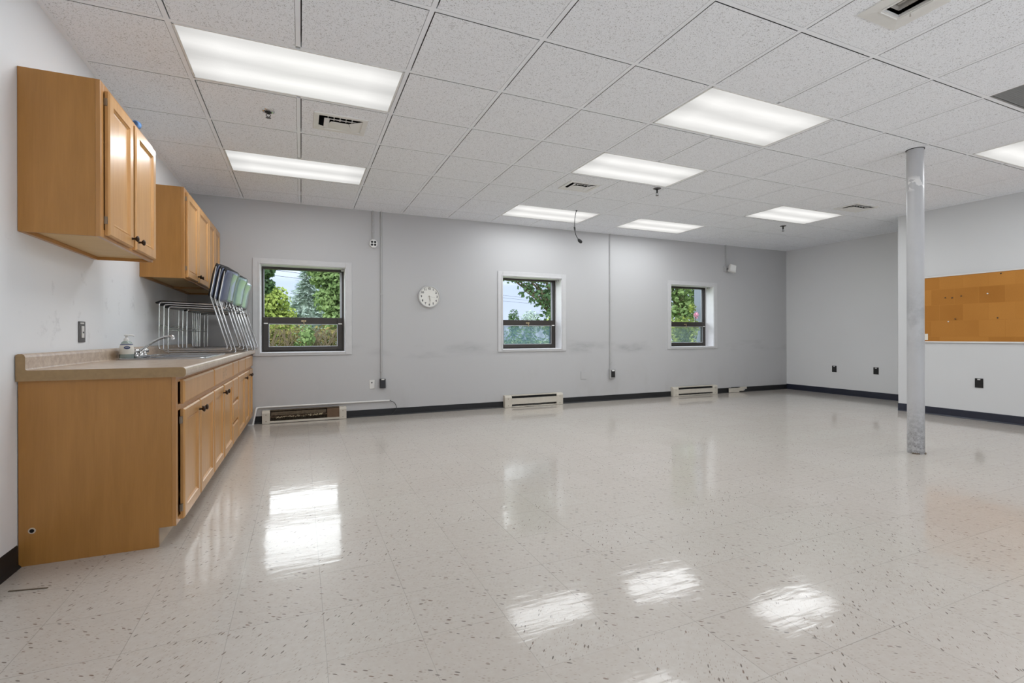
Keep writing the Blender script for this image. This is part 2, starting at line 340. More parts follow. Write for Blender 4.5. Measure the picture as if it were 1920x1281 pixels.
# ------------------------------------------------------------------ mesh builder
class MB:
    def __init__(self): self.v = []; self.f = []; self.sm = []
    def add(self, vs, fs, smooth=False):
        o = len(self.v); self.v += [Vector(v) for v in vs]
        for f in fs: self.f.append(tuple(i+o for i in f)); self.sm.append(smooth)
        return self
    def box(self, x0, x1, y0, y1, z0, z1):
        x0, x1 = sorted((x0, x1)); y0, y1 = sorted((y0, y1)); z0, z1 = sorted((z0, z1))
        return self.add([(x0,y0,z0),(x1,y0,z0),(x1,y1,z0),(x0,y1,z0),(x0,y0,z1),(x1,y0,z1),(x1,y1,z1),(x0,y1,z1)],
                        [(3,2,1,0),(4,5,6,7),(0,1,5,4),(1,2,6,5),(2,3,7,6),(3,0,4,7)])
    def quad(self, a, b, c, d): return self.add([a, b, c, d], [(0, 1, 2, 3)])
    def tube(self, pts, r, n=8, closed=False, caps=True):
        pts = [Vector(p) for p in pts]; N = len(pts); rings = []
        def tan(i):
            a = pts[(i-1) % N] if (closed or i > 0) else pts[i]
            b = pts[(i+1) % N] if (closed or i < N-1) else pts[i]
            return (b-a).normalized()
        t0 = tan(0); ref = Vector((0, 0, 1)) if abs(t0.z) < 0.9 else Vector((1, 0, 0))
        u = t0.cross(ref).normalized(); vs = []
        for i in range(N):
            t = tan(i); u = (u - t*u.dot(t)).normalized(); w = t.cross(u)
            rr = r[i] if isinstance(r, (list, tuple)) else r
            vs += [pts[i] + (u*math.cos(2*PI*k/n) + w*math.sin(2*PI*k/n))*rr for k in range(n)]
        fs = []
        for i in range(N if closed else N-1):
            j = (i+1) % N
            for k in range(n): fs.append((i*n+k, i*n+(k+1) % n, j*n+(k+1) % n, j*n+k))
        self.add(vs, fs, True)
        if caps and not closed:
            self.add(vs[:n], [tuple(reversed(range(n)))]); self.add(vs[-n:], [tuple(range(n))])
        return self
    def lathe(self, prof, base, axis=(0, 0, 1), n=24, smooth=True):
        ax = Vector(axis).normalized(); ref = Vector((0, 0, 1)) if abs(ax.z) < 0.9 else Vector((1, 0, 0))
        u = ax.cross(ref).normalized(); w = ax.cross(u); b = Vector(base); vs = []
        for r, h in prof: vs += [b + ax*h + (u*math.cos(2*PI*k/n) + w*math.sin(2*PI*k/n))*max(r, 1e-5) for k in range(n)]
        fs = []
        for i in range(len(prof)-1):
            for k in range(n): fs.append((i*n+k, (i+1)*n+k, (i+1)*n+(k+1) % n, i*n+(k+1) % n))
        self.add(vs, fs, smooth)
        self.add(vs[:n], [tuple(range(n))]); self.add(vs[-n:], [tuple(reversed(range(n)))]); return self
    def prism(self, poly, axis, a, b):
        """poly: 2-D outline; axis 'x' -> (y,z), 'y' -> (x,z), 'z' -> (x,y)"""
        def P(p, t): return {'x': (t, p[0], p[1]), 'y': (p[0], t, p[1]), 'z': (p[0], p[1], t)}[axis]
        n = len(poly); vs = [P(p, a) for p in poly]+[P(p, b) for p in poly]
        return self.add(vs, [tuple(reversed(range(n))), tuple(range(n, 2*n))]+[(i, (i+1) % n, n+(i+1) % n, n+i) for i in range(n)])
    def rings(self, levels, y0, y1, z0, z1, x=None, cap=True):
        """nested rectangles facing +x: levels = [(inset, x)]"""
        vs = []
        for ins, xx in levels: vs += [(xx, y0+ins, z0+ins), (xx, y1-ins, z0+ins), (xx, y1-ins, z1-ins), (xx, y0+ins, z1-ins)]
        fs = []
        for i in range(len(levels)-1):
            for k in range(4): fs.append((i*4+k, i*4+(k+1) % 4, (i+1)*4+(k+1) % 4, (i+1)*4+k))
        o = (len(levels)-1)*4
        if cap: fs.append((o, o+1, o+2, o+3)); fs.append((3, 2, 1, 0))
        return self.add(vs, fs)
    def build(self, name, mat, parent=None, local=False, bevel=0.0, seg=2):
        me = bpy.data.meshes.new(name)
        inv = Matrix.Identity(4)
        if parent is not None and not local: inv = wmat(parent).inverted()
        me.from_pydata([inv @ v for v in self.v], [], self.f); me.update()
        for p, s in zip(me.polygons, self.sm): p.use_smooth = s
        bm = bmesh.new(); bm.from_mesh(me); bmesh.ops.recalc_face_normals(bm, faces=bm.faces); bm.to_mesh(me); bm.free()
        me.materials.append(M[mat] if isinstance(mat, str) else mat)
        o = bpy.data.objects.new(name, me); C.objects.link(o)
        if parent is not None: o.parent = parent
        if bevel:
            md = o.modifiers.new('edge', 'BEVEL'); md.width = bevel; md.segments = seg; md.limit_method = 'ANGLE'; md.angle_limit = math.radians(40)
        return o

def wmat(o):
    m = Matrix.LocRotScale(o.location, o.rotation_euler, o.scale)
    return (wmat(o.parent) @ m) if o.parent else m
def thing(name, label, cat, loc=(0, 0, 0), rotz=0.0, group=None):
    o = bpy.data.objects.new(name, None); C.objects.link(o); o.empty_display_size = 0.1
    o.location = loc; o.rotation_euler = (0, 0, rotz)
    return tag(o, label, cat, group)
def tag(o, label, cat, group=None):
    o['label'] = label; o['category'] = cat
    if group: o['group'] = group
    return o
def struct(o, label=None, cat=None):
    o['kind'] = 'structure'
    if label: o['label'] = label
    if cat: o['category'] = cat
    return o
def copy_tree(o, parent=None):
    c = o.copy(); C.objects.link(c)
    if parent is not None: c.parent = parent; c.matrix_parent_inverse = o.matrix_parent_inverse.copy()
    for ch in list(o.children): copy_tree(ch, c)
    return c
def arc(c, r, a0, a1, n, plane='xz'):
    out = []
    for i in range(n+1):
        a = a0+(a1-a0)*i/n; p = (r*math.cos(a), r*math.sin(a))
        out.append({'xz': (c[0]+p[0], c[1], c[2]+p[1]), 'yz': (c[0], c[1]+p[0], c[2]+p[1]), 'xy': (c[0]+p[0], c[1]+p[1], c[2])}[plane])
    return out
def fillet(pts, r, n=5, closed=False):
    pts = [Vector(p) for p in pts]; out = []; N = len(pts)
    for i in range(N):
        if not closed and i in (0, N-1): out.append(pts[i]); continue
        a, b, c = pts[(i-1) % N], pts[i], pts[(i+1) % N]
        d0 = min(r, (a-b).length*0.45); d1 = min(r, (c-b).length*0.45)
        p, q = b+(a-b).normalized()*d0, b+(c-b).normalized()*d1
        for k in range(n+1):
            s = k/n; out.append(p*(1-s)**2 + b*2*s*(1-s) + q*s*s)
    return out

# ------------------------------------------------------------------ the shell
struct(MB().box(XL-0.2, XR+0.2, YF0-0.2, YB+0.3, -0.12, 0).build('floor', 'floor'), 'cream speckled vinyl tile floor with a waxed shine', 'floor')

LIGHTS = [(0, 1), (0, 4), (5, 0), (5, 2), (5, 5), (8, 5), (10, 3), (10, -1), (0, -6), (5, -5), (10, -5)]
GRILLES = [(8, -2)]
skip = set(GRILLES)
for c, r in LIGHTS: skip |= {(c, r), (c+1, r)}
holes = {(1, 2): (0.127, 0.430, 3.780, 4.000), (5, 3): (2.606, 2.906, 4.400, 4.610), (11, 2): (6.254, 6.624, 3.780, 4.000), (5, -2): (2.635, 2.760, 1.325, 1.464)}
tm = MB(); gm = MB()
NC0, NC1, NR0, NR1 = -1, 15, -10, 7
g = 0.0125
for c in range(NC0, NC1):
    for r in range(NR0, NR1):
        x0, x1, y0, y1 = GX+c*U+g, GX+(c+1)*U-g, GY+r*U+g, GY+(r+1)*U-g
        x0 = max(x0, XL); x1 = min(x1, XR); y0 = max(y0, YF0); y1 = min(y1, YB)
        if x1-x0 < 0.03 or y1-y0 < 0.03 or (c, r) in skip: continue
        x0 += 0.0062; y0 += 0.0074; y1 -= 0.0015; x1 -= 0.002
        if (c, r) in holes:
            a, b, d, e = holes[(c, r)]
            for q in ((x0, a, y0, y1), (b, x1, y0, y1), (a, b, y0, d), (a, b, e, y1)): tm.box(*q, HC, HC+0.001)
        else: tm.box(x0, x1, y0, y1, HC, HC+0.001)
ceil = struct(tm.build('ceiling', 'tile'), 'dropped ceiling of white pitted acoustic tiles in a metal grid', 'ceiling')
for c in range(NC0, NC1+1):
    x = GX+c*U
    if not XL < x < XR: continue
    rows = sorted(r for cc, r in LIGHTS if cc == c-1); y = YF0
    for r in rows:
        gm.box(x-g, x+g, y, GY+r*U-g, HC-0.0003, HC+0.03); y = GY+(r+1)*U+g
    gm.box(x-g, x+g, y, YB, HC-0.0003, HC+0.03)
for r in range(NR0, NR1+1):
    y = GY+r*U
    if YF0 < y < YB:
        for c in range(NC0, NC1):
            x0, x1 = max(GX+c*U+g, XL), min(GX+(c+1)*U-g, XR)
            if x1 > x0: gm.box(x0, x1, y-g, y+g, HC-0.0003, HC+0.03)
# middle tee is absent above each two-tile light
wallang = MB()
for q in ((XL, XL+0.022, YF0, YB), (XL, XR, YB-0.022, YB), (XR-0.022, XR, YSTEP, YB), (XS-0.022, XS, YF0, YSTEP)): wallang.box(*q, HC-0.0015, HC+0.02)
o = gm.build('ceiling_grid', 'grid', ceil); o['kind'] = 'structure'
o = wallang.build('wall_angle', 'grid', ceil); o['kind'] = 'structure'
o = MB().box(XL-0.2, XR+0.3, YF0-0.2, YB+0.28, HC+0.16, HC+0.4).build('roof_slab', 'plenum', ceil); o['kind'] = 'structure'

WIN = [(-0.440, 0.517), (2.650, 3.612), (5.705, 6.667)]
WZ0, WZ1 = 0.832, 1.885
TH = 0.27
def back_wall():
    m = MB(); xs = [XL-0.2]
    for a, b in WIN: xs += [a, b]
    xs.append(XR+0.2)
    for i in range(0, len(xs)-1):
        if i % 2 == 0: m.box(xs[i], xs[i+1], YB, YB+TH, -0.1, HC+0.2)
        else:
            m.box(xs[i], xs[i+1], YB, YB+TH, -0.1, WZ0); m.box(xs[i], xs[i+1], YB, YB+TH, WZ1, HC+0.2)
    return m
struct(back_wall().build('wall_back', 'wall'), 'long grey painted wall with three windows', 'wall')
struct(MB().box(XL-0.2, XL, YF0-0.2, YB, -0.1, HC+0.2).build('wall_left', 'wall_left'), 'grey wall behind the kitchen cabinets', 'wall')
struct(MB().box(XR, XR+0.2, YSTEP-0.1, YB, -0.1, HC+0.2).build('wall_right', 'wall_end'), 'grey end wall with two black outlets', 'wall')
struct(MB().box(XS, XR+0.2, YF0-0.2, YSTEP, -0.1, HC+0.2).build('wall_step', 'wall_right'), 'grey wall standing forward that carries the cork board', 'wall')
m = MB(); fo = [(-0.9, 1.8), (1.95, 4.65), (4.8, 7.35)]          # three unseen openings added to let in daylight and brighten the ceiling
m.box(XL-0.2, XR+0.2, YF0-0.2, YF0, -0.1, 0.1); m.box(XL-0.2, XR+0.2, YF0-0.2, YF0, 1.38, HC+0.2)
xs = [XL-0.2]+[v for q in fo for v in q]+[XR+0.2]
for i in range(0, len(xs), 2): m.box(xs[i], xs[i+1], YF0-0.2, YF0, 0.1, 1.38)
struct(m.build('wall_front', 'wall_right'), 'grey wall behind the camera with unseen openings added to let daylight in', 'wall')

# vinyl cove base: a thin profile with a small toe
def cove(p0, p1, normal, h=0.095):
    a, b = Vector((*p0, 0)), Vector((*p1, 0)); n = Vector((*normal, 0)); m = MB()
    prof = [(0, 0), (0.016, 0), (0.016, 0.003), (0.006, 0.014), (0.004, h-0.006), (0.002, h), (0, h)]
    vs = [a+n*d+Vector((0, 0, z)) for d, z in prof]+[b+n*d+Vector((0, 0, z)) for d, z in prof]; k = len(prof)
    m.add(vs, [tuple(range(k)), tuple(reversed(range(k, 2*k)))]+[(i, k+i, k+(i+1) % k, (i+1) % k) for i in range(k)]); return m
bb = cove((-0.5, YB), (XR, YB), (0, -1), 0.088); struct(bb.build('baseboard_back', 'baseboard'), 'black vinyl base along the window wall', 'baseboard')
struct(cove((XR, YB), (XR, YSTEP), (-1, 0), 0.1).build('baseboard_right', 'baseboard_navy'), 'navy vinyl base along the end wall', 'baseboard')
bs = cove((XS, YSTEP), (XS, YF0), (-1, 0), 0.1); bs.box(XS, XS+0.4, YSTEP, YSTEP+0.006, 0, 0.098)
struct(bs.build('baseboard_step', 'baseboard_navy'), 'navy vinyl base under the cork board', 'baseboard')
struct(cove((XL, 2.855), (XL, YF0), (1, 0), 0.1).build('baseboard_left', 'baseboard'), 'black vinyl base beside the cabinet end', 'baseboard')

# ------------------------------------------------------------------ windows
def window(n, xa, xb, lower, label):
    w = bpy.data.objects.new('window_%d' % n, None); C.objects.link(w); w.location = ((xa+xb)/2, YB, WZ0)
    struct(w, label, 'window')
    yf = YB+0.185
    # casing: flat board with a raised bead towards the opening
    def ring(x0, x1, z0, z1, l, r, b, t, y0, y1):
        m = MB(); m.box(x0, x0+l, y0, y1, z0, z1); m.box(x1-r, x1, y0, y1, z0, z1)
        m.box(x0+l, x1-r, y0, y1, z0, z0+b); m.box(x0+l, x1-r, y0, y1, z1-t, z1); return m
    m = ring(xa-0.075, xb+0.075, WZ0-0.034, WZ1+0.065, 0.075, 0.075, 0.034, 0.065, YB-0.014, YB)
    m2 = ring(xa-0.018, xb+0.018, WZ0-0.012, WZ1+0.018, 0.018, 0.018, 0.012, 0.018, YB-0.019, YB-0.014)
    m.add(m2.v, m2.f); o = m.build('casing', 'trim_paint', w, bevel=0.003)
    m = MB(); t = 0.006
    m.box(xa, xa+t, YB-0.002, yf, WZ0, WZ1); m.box(xb-t, xb, YB-0.002, yf, WZ0, WZ1)
    m.box(xa, xb, YB-0.002, yf, WZ0, WZ0+t); m.box(xa, xb, YB-0.002, yf, WZ1-t, WZ1)
    m.build('jamb', 'jamb_paint', w)
    ring(xa, xb, WZ0, WZ1, 0.026, 0.026, 0.02, 0.034, yf, yf+0.07).build('frame', 'dark_bronze', w, bevel=0.002)
    # light channels beside the upper pane
    m = MB(); m.box(xb-0.05, xb-0.026, yf+0.05, yf+0.062, 1.26, WZ1-0.03); m.box(xa+0.026, xa+0.034, yf+0.05, yf+0.062, 1.26, WZ1-0.03)
    m.build('screen_channel', 'channel', w)
    s = ring(xa+0.026, xb-0.026, WZ0+0.02, 1.262, 0.062, 0.062, 0.052, 0.085, yf-0.012, yf+0.045).build('sash', 'dark_bronze', w, bevel=0.003)
    ring(xa+0.084, xb-0.084, WZ0+0.068, 1.181, 0.006, 0.006, 0.006, 0.006, yf-0.014, yf-0.010).build('glazing_bead', 'channel', s)
    MB().box(xa+0.086, xb-0.086, yf+0.014, yf+0.018, WZ0+0.07, 1.179).build('pane', lower, s)
    MB().box(xa+0.024, xb-0.024, yf+0.052, yf+0.056, 1.258, WZ1-0.032).build('pane', 'glass', w)
    xm = (xa+xb)/2
    l = MB(); l.box(xm-0.032, xm+0.024, yf-0.018, yf-0.012, 1.208, 1.230)
    l.tube(fillet([(xm+0.006, yf-0.02, 1.222), (xm-0.004, yf-0.034, 1.214), (xm+0.002, yf-0.038, 1.165)], 0.012), 0.0065, 8)
    l.build('latch', 'brass', w)
    for sx in (xa+0.03, xb-0.075):
        MB().box(sx, sx+0.045, yf-0.016, yf-0.012, 1.180, 1.192).build('pivot_clip', 'white_metal', w)
    MB().box(xb-0.045, xb-0.006, YB+0.07, YB+0.11, WZ1-0.036, WZ1-0.006).build('shade_bracket', 'painted_metal', w, bevel=0.004)
window(1, *WIN[0], 'glass', 'leftmost window, the one nearest the kitchen cabinets')
window(2, *WIN[1], 'glass_hazy', 'middle window with a fogged lower pane')
window(3, *WIN[2], 'glass_dusty', 'rightmost window, the one nearest the room corner')

# ------------------------------------------------------------------ ceiling fixtures
LNAMES = {(0, 1): 'large fluorescent ceiling light above the kitchen side, nearest the upper cabinet',
          (0, 4): 'fluorescent ceiling light between the ceiling diffuser and the leftmost window',
          (5, 0): 'large fluorescent ceiling light in the middle of the ceiling, nearest the camera',
          (5, 2): 'fluorescent ceiling light with a sprinkler head close behind its far corner',
          (5, 5): 'fluorescent ceiling light with a black cable hanging in front of it',
          (8, 5): 'fluorescent ceiling light close to the window wall, between the hanging cable and the corner',
          (10, 3): 'fluorescent ceiling light beside the diffuser near the far end wall',
          (10, -1): 'fluorescent ceiling light cut by the picture edge beside the steel column'}
lamp_data = bpy.data.lights.new('fluorescent_tubes', 'AREA'); lamp_data.shape = 'RECTANGLE'
lamp_data.size = 1.12; lamp_data.size_y = 0.5; lamp_data.energy = 9.5; lamp_data.color = (0.94, 0.975, 1.0)
def make_light():
    t = thing('ceiling_light', '', 'light', (0, 0, HC), 0, 'fluorescent ceiling lights')
    W, D = 2*U-2*g-0.004, U-2*g-0.004
    m = MB()
    for q in ((-W/2, W/2, -D/2, -D/2+0.012), (-W/2, W/2, D/2-0.012, D/2), (-W/2, -W/2+0.012, -D/2, D/2), (W/2-0.012, W/2, -D/2, D/2)):
        m.box(*q, -0.003, 0.03)
    m.build('frame', 'white_metal', t, local=True, bevel=0.002)
    MB().box(-W/2+0.01, W/2-0.01, -D/2+0.01, D/2-0.01, 0.001, 0.006).build('diffuser', 'lens', t, local=True)
    MB().box(-W/2, W/2, -D/2, D/2, 0.03, 0.09).build('housing', 'white_metal', t, local=True)
    l = bpy.data.objects.new('fluorescent_tubes', lamp_data); C.objects.link(l); l.parent = t; l.location = (0, 0, -0.006)
    return t
first = None
for c, r in LIGHTS:
    o = make_light() if first is None else copy_tree(first)
    first = first or o
    o.location = (GX+(c+1)*U, GY+(r+0.5)*U, HC)
    o['label'] = LNAMES.get((c, r), 'fluorescent ceiling light behind the camera')

def diffuser(name, label, x0, x1, y0, y1, closed_far):
    """stepped louvre diffuser: flange, then tilted blades around a core that is open on the near and left sides"""
    t = thing(name, label, 'vent', ((x0+x1)/2, (y0+y1)/2, HC), 0, 'ceiling air diffusers')
    f = MB(); w = 0.037
    for q in ((x0, x1, y0, y0+w), (x0, x1, y1-w, y1), (x0, x0+w, y0+w, y1-w), (x1-w, x1, y0+w, y1-w)): f.box(*q, HC-0.009, HC+0.001)
    f.build('flange', 'white_metal', t, bevel=0.003)
    X0, X1, Y0, Y1 = x0+w, x1-w, y0+w, y1-w
    d = MB(); d.box(X0-0.003, X1+0.003, Y0-0.003, Y1+0.003, HC+0.075, HC+0.08)
    for q in ((X0-0.004, X0, Y0, Y1), (X1, X1+0.004, Y0, Y1), (X0, X1, Y0-0.004, Y0), (X0, X1, Y1, Y1+0.004)): d.box(*q, HC-0.001, HC+0.078)
    d.build('duct', 'vent_dark', t)
    # stepped blades: white faces with open slots on the near and left sides only
    def blade(nm, pts): o = MB().add(pts, [(0, 1, 2, 3)]).build(nm, 'white_metal', t); md = o.modifiers.new('sheet', 'SOLIDIFY'); md.thickness = 0.0016
    s1, s2 = (Y1-Y0)*0.13, (Y1-Y0)*0.30
    xa, xb = X0+0.035, X1-0.045; xc, xd = X0+0.085, X1-0.095; zh, zl = HC-0.001, HC-0.009
    blade('blade', [(xa, Y0+s1, zl), (xb, Y0+s1, zl), (xd, Y0+s2-0.008, zh), (xc-0.012, Y0+s2-0.008, zh)])
    blade('blade', [(xa, Y0+s1, zl), (xc-0.012, Y0+s2-0.008, zh), (xc-0.012, Y1, zh), (xa, Y1-0.03, zl)])
    blade('blade', [(xd+0.003, Y0+s2+0.006, zl), (X1, Y0+s1*0.7, zh), (X1, Y1, zh), (xb-0.014, Y1, zl)])
    blade('core_plate', [(xc, Y0+s2+0.012, zl), (xd, Y0+s2+0.012, zl), (xb-0.012, Y1, zl), (xa, Y1, zh)])
    blade('corner_plate', [(X0, Y1-0.045, zh), (xa, Y1-0.045, zl), (xa, Y1, zl), (X0, Y1, zh)])
    for k in range(1, 6):
        x = X0+0.02+(X1-X0-0.05)*k/6; MB().box(x-0.003, x+0.003, Y0, Y0+s2+0.01, HC-0.001, HC+0.03).build('damper_bar', 'white_metal', t)
    return t
diffuser('air_diffuser', 'white louvred ceiling diffuser beside a sprinkler, between the two lights on the kitchen side', 0.090, 0.467, 3.735, 4.040, False)
diffuser('air_diffuser', 'white louvred ceiling diffuser in the tile before the light with the hanging cable', 2.569, 2.943, 4.360, 4.652, False)
diffuser('air_diffuser', 'white louvred ceiling diffuser close to the steel column top and the end wall', 6.217, 6.661, 3.740, 4.040, False)

# supply register, at the top edge of the picture
t = thing('air_register', 'white flat ceiling register with an open slotted centre, cut by the upper picture edge', 'vent', (2.717, 1.43, HC))
x0, x1, y0, y1 = 2.565, 2.870, 1.298, 1.546; X0, X1, Y0, Y1 = holes[(5, -2)]
f = MB()
vo = [(x0, y0, HC+0.001), (x1, y0, HC+0.001), (x1, y1, HC+0.001), (x0, y1, HC+0.001), (x0, y0, HC-0.006), (x1, y0, HC-0.006), (x1, y1, HC-0.006), (x0, y1, HC-0.006),
      (X0, Y0, HC-0.014), (X1, Y0, HC-0.014), (X1, Y1, HC-0.014), (X0, Y1, HC-0.014), (X0, Y0, HC+0.02), (X1, Y0, HC+0.02), (X1, Y1, HC+0.02), (X0, Y1, HC+0.02)]
f.add(vo, [(i+k*4, (i+1) % 4+k*4, (i+1) % 4+4+k*4, i+4+k*4) for k in range(3) for i in range(4)])
f.build('flange', 'white_metal', t)
m = MB()
for q in (((X0-0.004, Y1+0.012), (X1+0.004, Y1+0.012)), ((X1+0.012, Y1+0.004), (X1+0.012, Y0-0.004)), ((X0-0.012, Y0), (X0-0.012, Y1)), ((X0, Y0-0.012), (X1, Y0-0.012))):
    m.tube([(*q[0], HC-0.014), (*q[1], HC-0.014)], 0.004, 8)
m.build('inner_lip', 'white_metal', t)
MB().box(X1+0.016, X1+0.024, 1.418, 1.426, HC-0.030, HC-0.011).build('damper_lever', 'vent_grey', t, bevel=0.002)
d = MB(); d.box(X0-0.004, X0, Y0, Y1, HC+0.0, HC+0.09); d.box(X1, X1+0.004, Y0, Y1, HC+0.0, HC+0.09); d.box(X0, X1, Y1, Y1+0.004, HC+0.0, HC+0.09); d.box(X0, X1, Y0-0.004, Y0, HC+0.0, HC+0.09); d.box(X0, X1, Y0, Y1, HC+0.085, HC+0.09)
d.build('duct', 'vent_grey', t)
for k in range(5): MB().box(X0+0.008+k*0.023, X0+0.022+k*0.023, Y0, Y1-0.008, HC+0.034+0.002*k, HC+0.037+0.002*k).build('slat', 'vent_grey', t)

# return grille, right edge
t = thing('return_grille', 'grey slatted square return grille in the ceiling at the right picture edge', 'vent', (GX+8.5*U, GY-1.5*U, HC))
x0, x1, y0, y1 = GX+8*U+g+.002, GX+9*U-g-.002, GY-2*U+g+.002, GY-U-g-.002
MB().box(x0, x1, y0, y1, HC+0.045, HC+0.05).build('duct', 'vent_dark', t)
f = MB()
for q in ((x0, x1, y0, y0+0.008), (x0, x1, y1-0.008, y1), (x0, x0+0.008, y0, y1), (x1-0.008, x1, y0, y1)): f.box(*q, HC, HC+0.045)
f.build('frame', 'grille_grey', t)
s = MB()
for k in range(42):
    y = y0+0.012+(y1-y0-0.024)*k/41
    s.add([(x0+0.008, y+0.010, HC+0.001), (x1-0.008, y+0.010, HC+0.001), (x1-0.008, y, HC+0.014), (x0+0.008, y, HC+0.014)], [(0, 1, 2, 3)])
o = s.build('louvre', 'grille_grey', t); md = o.modifiers.new('sheet', 'SOLIDIFY'); md.thickness = 0.0015

# sprinkler heads
def sprinkler(x, y, label, drop):
    t = thing('sprinkler', label, 'sprinkler', (x, y, HC))
    MB().lathe([(0.042, 0.001), (0.040, -0.005), (0.028, -0.008), (0.016, -0.009)], (x, y, HC), n=20).build('escutcheon', 'chrome' if drop < 0.03 else 'grey_plastic', t)
    b = MB(); b.lathe([(0.022, -0.006), (0.022, -0.010), (0.009, -0.014), (0.009, -0.02-drop)], (x, y, HC), n=12)
    for s in (-1, 1): b.tube([(x+s*0.008, y, HC-0.02-drop), (x+s*0.015, y, HC-0.03-drop), (x+s*0.004, y, HC-0.045-drop)], 0.0025, 6)
    b.build('body', 'vent_dark', t)
    MB().lathe([(0.003, -0.040-drop), (0.017, -0.047-drop), (0.018, -0.049-drop), (0.002, -0.050-drop)], (x, y, HC), n=14).build('deflector', 'grey_plastic', t)
sprinkler(-0.208, 3.871, 'ceiling sprinkler head with a round chrome cup, beside the kitchen-side diffuser', 0.0)
sprinkler(3.578, 4.240, 'ceiling sprinkler head behind the far corner of a middle light', 0.03)
sprinkler(6.513, 4.966, 'ceiling sprinkler head past the light near the end wall', 0.03)

# hanging cable
t = thing('hanging_cable', 'black cable dangling from the ceiling with a plug at its end', 'cable', (3.25, 5.39, HC))
MB().lathe([(0.012, 0.0), (0.012, -0.006), (0.006, -0.012)], (3.25, 5.39, HC), n=10).build('grommet', 'cable', t)
pts = fillet([(3.25, 5.39, HC), (3.225, 5.385, HC-0.08), (3.212, 5.38, HC-0.22), (3.232, 5.38, HC-0.32), (3.275, 5.38, HC-0.375)], 0.06, 6)
MB().tube(pts, 0.0045, 8).build('cord', 'cable', t)
MB().tube([(3.212, 5.38, HC-0.215), (3.216, 5.38, HC-0.232), (3.221, 5.38, HC-0.262)], [0.008, 0.011, 0.008], 8).build('splice', 'cable', t)
MB().tube([(3.268, 5.38, HC-0.366), (3.285, 5.38, HC-0.385), (3.312, 5.38, HC-0.402), (3.322, 5.38, HC-0.408)], [0.010, 0.022, 0.021, 0.012], 10).build('plug', 'cable', t)

# ------------------------------------------------------------------ steel column
t = thing('steel_column', 'round grey painted steel column with scuffs and a pitted foot', 'column', (4.900, 2.474, 0))
MB().lathe([(0.0615, 0.0), (0.0615, 0.04), (0.0605, 0.3), (0.0605, HC-0.001)], (4.900, 2.474, 0), n=40).build('shaft', 'column', t)
cr = MB()
for a0, a1 in ((3.2, 4.0), (4.8, 5.9), (0.6, 1.4)):
    n = 10; ps = [(4.9+0.064*math.cos(a0+(a1-a0)*i/n), 2.474+0.064*math.sin(a0+(a1-a0)*i/n), 0.003+0.002*((i*7) % 3)) for i in range(n+1)]
    cr.tube(ps, [0.004+0.003*((i*5) % 3)/2 for i in range(n+1)], 6)
cr.build('broken_grout', 'metal_strip', t)
MB().lathe([(0.066, HC-0.004), (0.066, HC-0.0005)], (4.900, 2.474, 0), n=40).build('ceiling_gap_ring', 'vent_dark', t)

# ------------------------------------------------------------------ base cabinets (frame of reference: along the left wall)
TB = -0.0086
BO = (XL+0.004, 2.86, 0.0)
def base_thing(name, label, cat, y): 
    ca, sa = math.cos(TB), math.sin(TB)
    return thing(name, label, cat, (BO[0]-sa*y, BO[1]+ca*y, 0), TB)
FX = 0.590   # face frame front (local x)
def knob(parent, x, y, z):
    m = MB(); m.lathe([(0.007, 0), (0.006, 0.004), (0.005, 0.012), (0.011, 0.018), (0.0165, 0.023), (0.0165, 0.027), (0.012, 0.031), (0.003, 0.0325)], (x, y, z), (1, 0, 0), 16)
    return m.build('knob', 'bronze_knob', parent, local=True)
def door(parent, x, y0, y1, z0, z1, kn=None, t=0.02):
    m = MB(); w = min(0.055, (y1-y0)*0.24)
    m.rings([(0.0, x), (0.0, x+t-0.007), (0.007, x+t), (w, x+t), (w+0.004, x+t-0.006), (w+0.009, x+t-0.0035), (w+0.014, x+t-0.009), (w+0.02, x+t-0.0105)], y0, y1, z0, z1)
    d = m.build('door', 'wood_door', parent, local=True)
    if kn: knob(d, x+t, *kn)
    return d
def drawer(parent, x, y0, y1, z0, z1, t=0.02):
    m = MB(); m.rings([(0.0, x), (0.0, x+t-0.008), (0.011, x+t), (0.013, x+t)], y0, y1, z0, z1)
    return m.build('drawer', 'wood_door', parent, local=True)
CT = 0.828
def base_unit(label, y0, y1, doors, drawers, end=False, name='base_cabinet'):
    t = base_thing(name, label, 'cabinet', y0); L = y1-y0
    outline = [(0, 0), (0.518, 0), (0.518, 0.094), (FX-0.018, 0.094), (FX-0.018, CT), (0, CT)]
    c = MB(); c.prism(outline, 'y', 0, 0.016); c.prism(outline, 'y', L-0.016, L)
    c.box(0.0, FX-0.018, 0.016, L-0.016, 0.094, 0.11); c.box(0, 0.008, 0.016, L-0.016, 0.11, CT)
    c.build('carcass', 'wood_side', t, local=True)
    f = MB(); f.box(FX-0.018, FX, 0, 0.04, 0.094, CT); f.box(FX-0.018, FX, L-0.03, L, 0.094, CT)
    f.box(FX-0.018, FX, 0.04, L-0.03, CT-0.03, CT); f.box(FX-0.018, FX, 0.04, L-0.03, 0.094, 0.122); f.box(FX-0.018, FX, 0.04, L-0.03, 0.655, 0.685)
    f.build('face_frame', 'wood_frame', t, local=True, bevel=0.0015)
    MB().box(0.512, 0.518, 0.016, L-0.016, 0, 0.094).build('toe_kick', 'toe_kick', t, local=True)
    for a, b in drawers: drawer(t, FX, a-y0, b-y0, 0.683, 0.806)
    for a, b, k in doors:
        kn = None
        if k: kn = ((b-y0-0.035) if k == 'far' else (a-y0+0.035), 0.605)
        door(t, FX, a-y0, b-y0, 0.098, 0.658, kn)
    return t
t = base_unit('base cabinet at the near end of the counter, its brown side panel facing the camera', 0.0, 0.968, [(0.088, 0.490, 'far'), (0.508, 0.958, 'near')], [(0.088, 0.958)])
